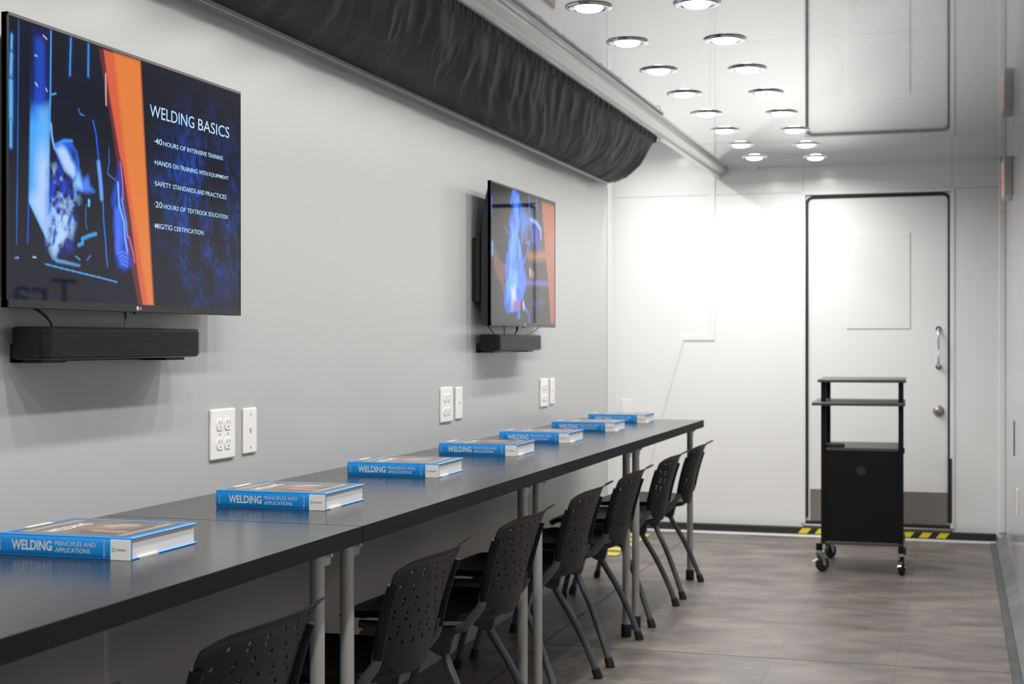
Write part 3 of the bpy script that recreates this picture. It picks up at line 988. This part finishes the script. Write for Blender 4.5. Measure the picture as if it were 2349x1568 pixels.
L_.append(words([('-', 2.750, 2.7545, .0012)], 1.3985) + words([('20', 2.7565, 2.785, .0128), ('HOURS', 2.790, 2.854, .0098), ('OF', 2.860, 2.884, .0098), ('TEXTBOOK', 2.891, 2.983, .0098), ('EDUCATION', 2.988, 3.079, .0098)], 1.3932))
L_.append(words([('-', 2.750, 2.7545, .0012)], 1.3530) + words([('MIG/TIG', 2.755, 2.826, .0112), ('CERTIFICATION', 2.833, 2.964, .0100)], 1.3482))
for l in L_:
    text_obj('slide_line', seriffed(l, 0.008), 'text_emit', scr1)
tv2, scr2, _ = television('television farther along the grey wall showing blue welding flames', 5.10, 1.1650, paint_tv2, (190, 110))

# ================================================================== SOUNDBARS
def soundbar(label, y0, z0, ridged):
    t = thing('soundbar', label, 'speaker', (XW, y0, z0), 'soundbars under the televisions')
    W, Hh, x0, x1 = 0.592, 0.063, 0.022, 0.100
    def outline(inset, r=0.022):
        pts = [(x0 + inset, inset)]
        for cx, cy, a0 in ((x1 - r, r, -PI / 2), (x1 - r, W - r, 0)):
            for k in range(7):
                a = a0 + PI / 2 * k / 6
                pts.append((cx + (r - inset) * math.cos(a), cy + (r - inset) * math.sin(a)))
        pts.append((x0 + inset, W - inset))
        return pts
    def loft(levels):
        bm = bmesh.new()
        rings = [[bm.verts.new((p[0], p[1], z)) for p in outline(i)] for z, i in levels]
        n = len(rings[0])
        for a, b in zip(rings, rings[1:]):
            for k in range(n):
                bm.faces.new((a[k], a[(k + 1) % n], b[(k + 1) % n], b[k]))
        bm.faces.new(rings[0][::-1])
        bm.faces.new(rings[-1])
        return bm
    obj('body', loft([(0, .010), (0.003, .004), (0.006, .003), (Hh - 0.006, .003), (Hh - 0.003, .0025), (Hh, .008)]), 'speaker', t, smooth=35)
    lv = []
    n = 17 if ridged else 26
    for k in range(n):
        z = 0.006 + (Hh - 0.012) * k / n
        d = (Hh - 0.012) / n
        lv += [(z, .0022), (z + d * 0.25, 0.0), (z + d * 0.6, 0.0), (z + d * 0.8, .0022)]
    bm = loft(lv)
    for v in bm.verts:
        if v.co.x < x0 + 0.02:
            v.co.x = x0 + 0.035
    obj('grille', bm, 'grille', t)
    bm = bmesh.new()
    add_box(bm, 0, 0.07, 0.03, 0.11, -0.006, 0.002, bev=0.001)
    add_box(bm, 0, 0.07, W - 0.11, W - 0.03, -0.006, 0.002, bev=0.001)
    add_box(bm, 0, x0 + 0.006, 0.03, W - 0.03, -0.004, 0.03)
    obj('wall_bracket', bm, 'speaker', t)
    return t
soundbar('black ridged soundbar under the nearer television', 2.345, 1.0725, True)
soundbar('black soundbar under the farther television', 5.155, 1.0705, False)

def cable(label, pts, r):
    bm = bmesh.new()
    add_tube(bm, spline(pts), r, 8)
    return tag(obj('cable', bm, 'cable', smooth=60), label, 'cable', 'cables between televisions and soundbars')
cable('thick black cable drooping from the nearer television to its soundbar end', [(-1.66, 2.36, 1.172), (-1.655, 2.385, 1.160), (-1.650, 2.402, 1.146), (-1.650, 2.408, 1.1345)], 0.0028)
cable('short thin black cable from the nearer television to the middle of its soundbar', [(-1.650, 2.660, 1.172), (-1.648, 2.662, 1.158), (-1.645, 2.655, 1.1345)], 0.0020)
cable('thin black cable at the near end of the farther soundbar', [(-1.655, 5.12, 1.169), (-1.652, 5.15, 1.152), (-1.648, 5.19, 1.1325)], 0.0020)
cable('straight black cable dropping to the farther soundbar', [(-1.650, 5.31, 1.169), (-1.650, 5.315, 1.15), (-1.648, 5.315, 1.1325)], 0.0022)
cable('thick pair-like black cable behind the middle of the farther soundbar', [(-1.66, 5.52, 1.169), (-1.655, 5.50, 1.150), (-1.65, 5.46, 1.1325)], 0.0040)
cable('looping thin black cable right of centre above the farther soundbar', [(-1.640, 5.78, 1.169), (-1.640, 5.70, 1.150), (-1.645, 5.62, 1.137), (-1.648, 5.58, 1.1325)], 0.0020)

# ================================================================== WALL PLATES
def outlet(label, y0, z0):
    t = thing('power_outlet', label, 'outlet', (XW, y0, z0), 'white four-socket outlets')
    W, Hh = 0.124, 0.123
    bm = bmesh.new()
    add_box(bm, 0, 0.007, 0, W, 0, Hh, bev=0.0035, seg=2)
    obj('cover_plate', bm, 'plate_white', t)
    for gy in (0.042, 0.082):
        for gz in (0.038, 0.085):
            bm = bmesh.new()
            pts = [(gy + (0.0165 * math.cos(a)), gz + max(-0.0135, min(0.0135, 0.0175 * math.sin(a)))) for a in [2 * PI * k / 24 for k in range(24)]]
            add_prism(bm, pts, 'x', 0.006, 0.0092)
            r = obj('socket', bm, 'plate_white', t)
            bm = bmesh.new()
            for s_, h_ in ((-0.0062, 0.0085), (0.0062, 0.007)):
                add_box(bm, 0.0092, 0.0096, gy + s_ - 0.0011, gy + s_ + 0.0011, gz + 0.001, gz + 0.001 + h_)
            add_prism(bm, [(gy + 0.0026 * math.cos(a), gz - 0.0065 + 0.0026 * math.sin(a)) for a in [2 * PI * k / 10 for k in range(10)]], 'x', 0.0092, 0.0096)
            obj('socket_slots', bm, 'slot', r)
        bm = bmesh.new()
        add_prism(bm, [(gy + 0.0028 * math.cos(a), 0.0615 + 0.0028 * math.sin(a)) for a in [2 * PI * k / 12 for k in range(12)]], 'x', 0.0065, 0.008)
        obj('screw', bm, 'zinc', t)
    return t
def jack(label, y0, z0):
    t = thing('data_plate', label, 'outlet', (XW, y0, z0), 'slim white data plates')
    W, Hh = 0.072, 0.115
    bm = bmesh.new()
    add_box(bm, 0, 0.006, 0, W, 0, Hh, bev=0.003, seg=2)
    obj('cover_plate', bm, 'plate_white', t)
    box_obj('jack_port', 'beige', t, 0.005, 0.0066, W / 2 - 0.0055, W / 2 + 0.0055, Hh / 2 - 0.006, Hh / 2 + 0.006)
    for z in (0.016, Hh - 0.016):
        bm = bmesh.new()
        add_prism(bm, [(W / 2 + 0.003 * math.cos(a), z + 0.003 * math.sin(a)) for a in [2 * PI * k / 12 for k in range(12)]], 'x', 0.0055, 0.0068)
        obj('screw', bm, 'zinc', t)
    return t
outlet('white four-socket outlet plate above the second book, nearest of three', 3.145, 0.820)
jack('slim white data plate beside the nearest four-socket outlet', 3.315, 0.824)
outlet('white four-socket outlet plate in the middle of the grey wall', 4.781, 0.8235)
jack('slim white data plate beside the middle four-socket outlet', 4.942, 0.828)
outlet('white four-socket outlet plate below the farther television, farthest of three', 6.053, 0.8225)
jack('slim white data plate under the farther television by the farthest outlet', 6.212, 0.829)
t = thing('power_outlet', 'white outlet plate on the bright far wall behind the last book', 'outlet', (-1.875, YE, 0.70))
box_obj('cover_plate', 'plate_white', t, -0.036, 0.036, -0.006, 0, -0.052, 0.062, bev=0.002)
box_obj('socket', 'plate_white', t, -0.016, 0.016, -0.009, -0.005, -0.03, 0.04, bev=0.002)

# ================================================================== TABLES
edges = [0.92, 2.695, 4.13, 5.434, 6.792]
def table(label, ya, yb):
    L = yb - ya - 0.004
    t = thing('folding_table', label, 'table', (0, ya + 0.002, 0), 'black tables along the wall')
    bm = bmesh.new()
    add_box(bm, XW + 0.001, XF - 0.002, 0, L, ZT - 0.030, ZT)
    obj('tabletop', bm, 'laminate', t)
    box_obj('edge_strip', 'edge_band', t, XF - 0.002, XF, 0, L, ZT - 0.0335, ZT)
    box_obj('wall_cleat', 'edge_band', t, XW + 0.001, XW + 0.03, 0.02, L - 0.02, ZT - 0.075, ZT - 0.03)
    return t, L
def table_leg(t, y, side, first_table=False):
    xl = -1.187
    bm = bmesh.new()
    add_tube(bm, [(xl, y, 0.03), (xl, y, ZT - 0.031)], 0.0145, 16)
    lg = obj('leg', bm, 'leg_metal', t, smooth=50)
    bm = bmesh.new()
    add_lathe(bm, [(0.0145, 0.048), (0.0185, 0.047), (0.0195, 0.040), (0.0195, 0.002), (0.018, 0.0), (0, 0.0)], 20, (xl, y, 0.0))
    obj('leg_foot', bm, 'cap', lg, smooth=40)
    bm = bmesh.new()
    add_box(bm, xl + 0.004, xl + 0.008, y + 0.002, y + 0.048, ZT - 0.072, ZT - 0.031, bev=0.0015)
    add_box(bm, xl - 0.03, xl + 0.012, y - 0.016, y + 0.048, ZT - 0.034, ZT - 0.030)
    add_tube(bm, [(xl + 0.006, y + 0.030, ZT - 0.049), (xl + 0.018, y + 0.030, ZT - 0.049)], 0.0055, 8)
    obj('leg_plate', bm, 'plate_metal', lg)
legs = {0: [2.60], 1: [2.745, 4.00], 2: [4.155, 5.368], 3: [5.536, 6.735]}
labels = ['black laminate table nearest the camera holding the cut-off first book',
          'black laminate wall table under the second and third books from the camera',
          'black laminate wall table under the fourth and fifth books from the camera',
          'black laminate wall table under the last two books near the far wall']
for k in range(4):
    t, L = table(labels[k], edges[k], edges[k + 1])
    for y in legs[k]:
        table_leg(t, y - edges[k] - 0.002, 1)

# ================================================================== BOOKS
BL, BD, BH = 0.262, 0.226, 0.0375
def paint_cover(U, V):
    # u: spine to fore edge (0..asp), v: 0 at the head of the book, 1 at the foot
    a = U.max()
    n = fbm(U, V, 5, 5, 91)
    n2 = fbm(U, V, 18, 18, 95)
    img = np.zeros(U.shape + (3,)) + lin(92, 84, 80)
    img = over(img, np.clip((n - .35) * 3, 0, 1), lin(120, 108, 100), .8)
    img = over(img, poly_mask(U, V, [(.0, .30), (.55, .38), (.60, .62), (.25, .80), (.0, .72)], .15), lin(128, 104, 88), .7)
    img = over(img, poly_mask(U, V, [(.10, .50), (.42, .50), (.40, .78), (.08, .80)], .08), lin(70, 62, 60), .9)
    img = over(img, poly_mask(U, V, [(.36, .48), (.60, .46), (.66, .62), (.52, .74), (.34, .66)], .10), lin(150, 128, 116), .85)
    img = over(img, line_mask(U, V, [(.26, .58), (.24, .68), (.26, .80)], .045), lin(172, 138, 118), .8)
    img = over(img, line_mask(U, V, [(.52, .52), (.60, .60), (.60, .70)], .04), lin(180, 162, 150), .8)
    img = over(img, np.clip((n2 - .6) * 4, 0, 1), lin(60, 58, 60), .4)
    img = over(img, (V < .17) * 1.0, lin(72, 68, 68), .8)
    img = over(img, (V > .86) * 1.0, lin(78, 70, 66), .8)
    for v in (.07, .10, .13, .90, .93):
        img = over(img, ((np.abs(V - v) < .007) & (U > .05 * a) & (U < .93 * a)) * 1.0, lin(190, 184, 178), .8)
    return img
def book():
    """spine along +x from 0 to BL facing -y, lying front cover up"""
    t = thing('textbook', '', 'book')
    c = 0.0028
    bm = bmesh.new()
    add_box(bm, 0, BL, 0.002, BD, BH - c, BH, bev=0.0008)
    obj('front_cover', bm, 'book_blue', t)
    bm = bmesh.new()
    add_box(bm, 0, BL, 0.002, BD, 0, c, bev=0.0008)
    bc = obj('back_cover', bm, 'book_blue', t)
    bm = bmesh.new()
    add_box(bm, BL - 0.004, BL + 0.0004, 0.030, 0.092, -0.0, c + 0.0004)
    obj('white_panel', bm, 'book_white', bc)
    bm = bmesh.new()
    n = 8
    prof = []
    for k in range(n + 1):
        q = k / n
        prof.append((0.004 - 0.005 * math.sin(PI * q) ** 0.35, 0.0003 + (BH - 0.0006) * q))
    prof += [(0.0075, BH - 0.0006), (0.0075, 0.0006)]
    add_prism(bm, prof, 'x', 0, BL)
    sp = obj('spine', bm, 'book_blue', t, smooth=35)
    bm = bmesh.new()
    add_box(bm, 0.0035, BL - 0.0035, 0.006, BD - 0.005, c, BH - c)
    obj('page_block', bm, 'page', t)
    ys_ = -0.00125
    bm = bmesh.new()
    add_box(bm, 0.862 * BL, BL + 0.0003, ys_, 0.003, 0.0006, BH - 0.0030)
    obj('white_panel', bm, 'book_white', sp)
    yt = ys_ - 0.0002
    X = lambda f: f * BL
    text_obj('spine_title', [('WELDING', (X(.122), yt, .0105), (X(.306), 0, 0), (0, 0, .0175), 0.028, 1.0)], 'print_pale', sp)
    text_obj('spine_subtitle', [('PRINCIPLES AND', (X(.452), yt, .0202), (X(.300), 0, 0), (0, 0, .0078), 0.0),
                                ('APPLICATIONS', (X(.452), yt, .0092), (X(.258), 0, 0), (0, 0, .0078), 0.0)], 'print_pale', sp)
    text_obj('edition_text', [('NINTH EDITION', (X(.822), yt, .0045), (0, 0, .0275), (-.0030, 0, 0), 0.01, 1.15)], 'print_pale', sp)
    text_obj('author_text', [('JEFFUS', (X(.033), yt, .0100), (0, 0, .0175), (-.0000, 0, 0), 0.01)] if False else [('JEFFUS', (X(.043), yt, .0090), (0, 0, .0180), (-.0036, 0, 0), 0.01, 1.15)], 'print_pale', sp)
    yw = yt - 0.0003
    text_obj('publisher_text', [('CENGAGE', (X(.903), yw, .0160), (X(.072), 0, 0), (0, 0, .0036), 0.01)], 'print_grey', sp)
    bm = bmesh.new()
    for k in range(8):
        a = 2 * PI * k / 8 + .2
        if k == 0:
            continue
        cx, cz = X(.886) + .0027 * math.cos(a), .0178 + .0027 * math.sin(a)
        add_box(bm, cx - .0007, cx + .0007, yw - .0002, yw, cz - .0007, cz + .0007)
    obj('publisher_mark', bm, 'print_teal', sp)
    # cover picture, white label at the head, and title on the front board
    zt = BH + 0.0002
    px0, px1, py0, py1 = 0.014, BL - 0.014, 0.014, BD - 0.012
    asp = (py1 - py0) / (px1 - px0)
    fc = [o for o in t.children if o.name.startswith('front_cover')][0]
    picture_grid('cover_picture', 54, 66, paint_cover, asp, lambda U, V: np.stack([px0 + V * (px1 - px0), py0 + U * (px1 - px0), np.full_like(U, zt)], -1), 'cover_print', fc)
    bm = bmesh.new()
    add_box(bm, 0.0015, 0.014, 0.075, 0.150, BH - 0.0002, zt + 0.0002)
    obj('white_label', bm, 'book_white', fc)
    text_obj('cover_title', [('WELDING', (0.094, 0.030, zt + .0003), (0, 0.125, 0), (-0.026, 0, 0), 0.03)], 'book_white', fc)
    text_obj('cover_author', [('JEFFUS', (0.228, 0.148, zt + .0003), (0, 0.045, 0), (-0.008, 0, 0), 0.0)], 'book_white', fc)
    return t
bk = book()
spots = [(-1.325, 2.153, 0.0), (-1.312, 2.912, 0.3), (-1.3345, 3.700, 1.5), (-1.345, 4.462, 0.3), (-1.338, 5.093, 0.0), (-1.330, 5.784, 0.3), (-1.336, 6.430, 0.2)]
blab = ['blue welding textbook nearest the camera, cut off by the left edge of the photo',
        'blue welding textbook just past the first table joint, second from the camera',
        'blue welding textbook third from the camera, lying below the middle outlet plates',
        'blue welding textbook fourth from the camera, middle one of the seven',
        'blue welding textbook fifth from the camera, partly hiding the sixth',
        'blue welding textbook sixth from the camera, second from the far table end',
        'blue welding textbook farthest from the camera, last one on the tables']
for i, (xr, y, deg) in enumerate(spots):
    b = bk if i == 0 else copy_tree(bk)
    a = math.radians(deg)
    b.location = (xr - BL * math.cos(a), y - BL * math.sin(a), ZT)
    b.rotation_euler = (0, 0, a)
    b['label'] = blab[i]
    b['group'] = 'blue textbooks on the tables'

# ================================================================== CHAIRS
def chair():
    """origin on the floor under the seat; the sitter faces -x"""
    t = thing('perforated_chair', '', 'chair')
    # backrest shell: grid with triangular holes, bent and thickened
    ends = [1.0, 0.985, 0.955, 0.91]
    SS = [-e for e in ends] + [-0.86 + 1.72 * k / 12 for k in range(13)] + ends[::-1]
    ni, nj = len(SS) - 1, 17
    bm = bmesh.new()
    def P(s, q):
        zb = 0.388 + 0.062 * abs(s) ** 2.6
        zt = 0.666 - 0.006 * abs(s) ** 4 - 0.014 * max(0, (abs(s) - 0.8) / 0.2) ** 2
        z = zb + (zt - zb) * q
        dz = z - 0.385
        x = 0.208 + 0.08 * dz + 0.62 * dz * dz + 0.024 * (1 - s * s)
        hw = 0.202 + 0.010 * q - 0.030 * (1 - q) ** 3
        if q > 0.90:
            k = (q - 0.90) / 0.10
            x += 0.026 * k ** 1.6 * (1 - 0.75 * abs(s) ** 9)
            z -= 0.004 * k ** 2
        return Vector((x, s * hw, z))
    V = {}
    for i in range(ni + 1):
        for j in range(nj + 1):
            V[i, j] = bm.verts.new(P(SS[i], j / nj))
    for i in range(ni):
        for j in range(nj):
            a, b, c, d = V[i, j], V[i + 1, j], V[i + 1, j + 1], V[i, j + 1]
            inside = 4 <= j <= 14 and 4 <= i <= ni - 5
            hole = inside and j % 2 == 0 and i % 2 == (j // 2) % 2
            hole2 = inside and j % 2 == 1 and i % 2 == (j // 2 + 1) % 2 and (i + j) % 3 != 0
            if not (hole or hole2):
                bm.faces.new((a, b, c, d))
                continue
            f = lambda u, v: bm.verts.new(P(SS[i] + (SS[i + 1] - SS[i]) * u, (j + v) / nj))
            if hole:
                t0, t1, t2 = f(.5, .84), f(.22, .18), f(.78, .24)
                bm.faces.new((d, t0, c))
                bm.faces.new((c, t0, t2, b))
                bm.faces.new((b, t2, t1, a))
                bm.faces.new((a, t1, t0, d))
            else:
                t0, t1, t2 = f(.5, .18), f(.24, .82), f(.78, .78)
                bm.faces.new((b, t0, a))
                bm.faces.new((a, t0, t1, d))
                bm.faces.new((d, t1, t2, c))
                bm.faces.new((c, t2, t0, b))
    bmesh.ops.recalc_face_normals(bm, faces=bm.faces[:])
    bmesh.ops.solidify(bm, geom=bm.faces[:], thickness=0.0026)
    obj('backrest', bm, 'chair_plastic', t, smooth=50)
    # seat shell
    bm = bmesh.new()
    nu, nv = 18, 18
    G = {}
    for i in range(nu + 1):
        for j in range(nv + 1):
            u, v = -1 + 2 * i / nu, -1 + 2 * j / nv
            # squircle mapping
            uu = u * math.sqrt(max(0, 1 - 0.30 * v * v))
            vv = v * math.sqrt(max(0, 1 - 0.30 * u * u))
            x = -0.005 + 0.215 * uu
            y = 0.212 * vv
            z = 0.398 - 0.010 * (1 - u * u) * (1 - v * v) - 0.020 * max(0, -u - 0.72) / 0.28 * max(0, -u - 0.72) / 0.28 + 0.012 * abs(v) ** 3 * (1 if u > -0.5 else 0.6)
            G[i, j] = bm.verts.new((x, y, z))
    for i in range(nu):
        for j in range(nv):
            bm.faces.new((G[i, j], G[i + 1, j], G[i + 1, j + 1], G[i, j + 1]))
    bmesh.ops.recalc_face_normals(bm, faces=bm.faces[:])
    if sum(f.normal.z for f in bm.faces) < 0:
        bmesh.ops.reverse_faces(bm, faces=bm.faces[:])
    bmesh.ops.solidify(bm, geom=bm.faces[:], thickness=0.018)
    obj('seat', bm, 'chair_plastic', t, smooth=50)
    for s in (-1, 1):
        y = 0.193 * s
        # plastic sleeve moulded on the side of the back
        bm = bmesh.new()
        pts = [P(0.93 * s, q) + Vector((0.001, 0, 0)) for q in (0.04, 0.2, 0.4, 0.6, 0.76)]
        pts = [Vector((p.x, y + 0.003 * s * (i - 1), p.z)) for i, p in enumerate(pts)]
        add_tube(bm, pts, [0.0115, 0.0120, 0.0120, 0.0118, 0.0115], 12)
        obj('back_sleeve', bm, 'chair_plastic', t, smooth=45)
        # metal arm running from the sleeve down and forward under the seat
        bm = bmesh.new()
        p0 = pts[0]
        add_tube(bm, spline([p0 + Vector((0.002, 0, 0.02)), p0 + Vector((-0.004, 0, -0.012)), (0.196, y, 0.408), (0.165, y - 0.003 * s, 0.376), (0.11, y - 0.012 * s, 0.366), (-0.03, y - 0.02 * s, 0.366), (-0.13, y - 0.03 * s, 0.364)], 5), 0.0115, 12)
        obj('back_tube', bm, 'chair_metal', t, smooth=60)
        # cast bracket under the seat side
        yb = 0.176 * s
        bm = bmesh.new()
        poly = [(0.150, 0.372), (0.136, 0.335), (0.130, 0.305), (0.112, 0.296), (0.090, 0.303), (0.060, 0.320), (0.0, 0.330), (-0.08, 0.325), (-0.115, 0.322), (-0.125, 0.345), (-0.10, 0.366), (0.0, 0.372), (0.09, 0.362), (0.122, 0.366)]
        add_prism(bm, poly, 'y', yb - 0.013, yb + 0.013)
        bmesh.ops.bevel(bm, geom=[e for e in bm.edges], offset=0.003, segments=2, affect='EDGES')
        obj('seat_bracket', bm, 'chair_metal', t, smooth=40)
        for pth in ([(0.108, yb, 0.325), (0.122, yb + 0.008 * s, 0.285), (0.165, yb + 0.028 * s, 0.205), (0.205, yb + 0.048 * s, 0.115), (0.245, yb + 0.064 * s, 0.010)],
                    [(-0.095, yb, 0.345), (-0.125, yb + 0.008 * s, 0.290), (-0.180, yb + 0.028 * s, 0.205), (-0.218, yb + 0.046 * s, 0.110), (-0.245, yb + 0.062 * s, 0.010)]):
            bm = bmesh.new()
            add_tube(bm, spline(pth, 5), 0.0112, 12)
            lg = obj('leg', bm, 'chair_metal', t, smooth=60)
            e, q = Vector(pth[-1]), Vector(pth[-2])
            d = (q - e).normalized()
            bm = bmesh.new()
            add_tube(bm, [e + Vector((0, 0, -0.010)), e + Vector((0, 0, -0.004)), e + d * 0.024], [0.0155, 0.0160, 0.0140], 14)
            for v in bm.verts:
                v.co.z = max(v.co.z, 0.0)
            obj('foot_cap', bm, 'cap', lg, smooth=40)
    bm = bmesh.new()
    add_tube(bm, [(0.02, -0.18, 0.345), (0.02, 0.18, 0.345)], 0.011, 10)
    add_tube(bm, [(-0.09, -0.18, 0.350), (-0.09, 0.18, 0.350)], 0.011, 10)
    obj('cross_bar', bm, 'chair_metal', t, smooth=60)
    return t
ch0 = chair()
cys = [1.53, 2.20, 3.005, 3.725, 4.435, 5.085, 5.81, 6.45]
clab = ['black perforated chair nearest the camera, only its back corner in the photo',
        'black perforated chair second from the camera, back cut by the photo bottom edge',
        'black perforated chair third from the camera, just past the first leg pair',
        'black perforated chair fourth from the camera, tucked in before the middle leg pair',
        'black perforated chair fifth from the camera, just past the middle leg pair',
        'black perforated chair sixth from the camera, standing before the third leg pair',
        'black perforated chair second from the far end of the tables',
        'black perforated chair farthest from the camera, by the end table leg']
crot = [0, 0, 0.5, -0.5, 0.4, 0, -0.6, 0.5]
for i, y in enumerate(cys):
    c = ch0 if i == 0 else copy_tree(ch0)
    c.location = (-1.372, y, 0)
    c.rotation_euler = (0, 0, math.radians(crot[i]))
    c['label'] = clab[i]
    c['group'] = 'black chairs tucked under the tables'

# ================================================================== CART
ct = thing('presentation_cart', 'tall black wheeled cart with two shelves and a cabinet before the door', 'cart', (-0.441, 7.40, 0), None, math.radians(1.8))
xa, xb_, ya, yb2 = -0.191, 0.191, -0.26, 0.20
for x, y in ((xa + .0115, ya + .0115), (xb_ - .0115, ya + .0115), (xa + .0115, yb2 - .0115), (xb_ - .0115, yb2 - .0115)):
    box_obj('post', 'cart_black', ct, x - .0115, x + .0115, y - .0115, y + .0115, 0.135, 0.912, bev=0.002)
bm = bmesh.new()
add_box(bm, -0.206, 0.204, ya - 0.025, yb2 + 0.02, 0.911, 0.926, bev=0.003)
obj('top_shelf', bm, 'cart_shelf', ct)
bm = bmesh.new()
add_box(bm, -0.232, 0.200, ya - 0.05, yb2 - 0.02, 0.801, 0.817, bev=0.003)
obj('middle_shelf', bm, 'cart_shelf', ct)
cb = box_obj('cabinet', 'cart_black', ct, xa + 0.001, xb_ - 0.001, ya + 0.004, yb2 - 0.004, 0.150, 0.584, bev=0.002)
box_obj('cabinet_top', 'cart_shelf', ct, xa + 0.024, xb_ - 0.024, ya + 0.002, yb2 - 0.002, 0.584, 0.598, bev=0.002)
bm = bmesh.new()
add_box(bm, xa - 0.003, xb_ + 0.003, ya + 0.0, yb2, 0.135, 0.150, bev=0.002)
obj('base_shelf', bm, 'cart_shelf', ct)
bm = bmesh.new()
add_lathe(bm, [(0.024, 0.0), (0.024, 0.003), (0.019, 0.003), (0.018, 0.0008), (0, 0.0008)], 28)
for v in bm.verts:
    v.co = Vector((-0.004 + v.co.x, ya + 0.004 - v.co.z, 0.492 + v.co.y))
obj('cable_port', bm, 'cap', cb, smooth=30)
box_obj('side_catch', 'cart_black', ct, xb_ - 0.004, xb_ + 0.006, ya + 0.02, ya + 0.05, 0.575, 0.60, bev=0.002)
def caster(x, y, ang, brake):
    c = bpy.data.objects.new('caster', None)
    c.empty_display_size = 0.03
    COL.objects.link(c)
    c.parent = ct
    c.location = (x, y, 0)
    c.rotation_euler = (0, 0, ang)
    bm = bmesh.new()
    for s in (-1, 1):
        add_prism(bm, [(-0.010, 0.094), (0.016, 0.094), (0.030, 0.042), (0.026, 0.030), (0.014, 0.030)], 'y', s * 0.0165 - 0.0012, s * 0.0165 + 0.0012)
    add_box(bm, -0.012, 0.018, -0.0175, 0.0175, 0.091, 0.095)
    add_tube(bm, [(0, 0, 0.094), (0, 0, 0.104)], 0.014, 14)
    add_tube(bm, [(0.020, -0.020, 0.036), (0.020, 0.020, 0.036)], 0.004, 8)
    if brake:
        add_prism(bm, [(-0.004, 0.066), (-0.040, 0.052), (-0.042, 0.048), (-0.004, 0.060)], 'y', -0.008, 0.008)
    obj('caster_fork', bm, 'zinc', c, smooth=35)
    bm = bmesh.new()
    add_lathe(bm, [(0.0, 0.013), (0.012, 0.013), (0.014, 0.010), (0.026, 0.010), (0.029, 0.013), (0.034, 0.011), (0.036, 0.006), (0.036, -0.006), (0.034, -0.011), (0.029, -0.013), (0.026, -0.010), (0.014, -0.010), (0.012, -0.013), (0, -0.013)], 28)
    for v in bm.verts:
        v.co = Vector((0.020 + v.co.x, v.co.z, 0.036 + v.co.y))
    obj('caster_wheel', bm, 'black_rubber', c, smooth=35)
    bm = bmesh.new()
    add_box(bm, -0.011, 0.011, -0.011, 0.011, 0.104, 0.136)
    obj('caster_stem', bm, 'cart_black', c)
caster(-0.200, -0.245, math.radians(75 - 30), True)
caster(0.180, -0.262, math.radians(80), True)
caster(-0.182, 0.205, math.radians(55), False)
caster(0.186, 0.205, math.radians(95), False)
rm = thing('remote_control', 'small black remote control lying on the cart cabinet top', 'remote', (-0.441 - 0.125, 7.40 - 0.20, 0.598))
bm = bmesh.new()
add_box(bm, -0.042, 0.048, -0.030, 0.030, 0.0, 0.016, bev=0.004, seg=2)
obj('case', bm, 'cap', rm, smooth=40)
for i in range(5):
    for j in range(3):
        box_obj('button', 'cart_shelf', rm, -0.034 + i * 0.015, -0.025 + i * 0.015, -0.022 + j * 0.016, -0.012 + j * 0.016, 0.0155, 0.018)
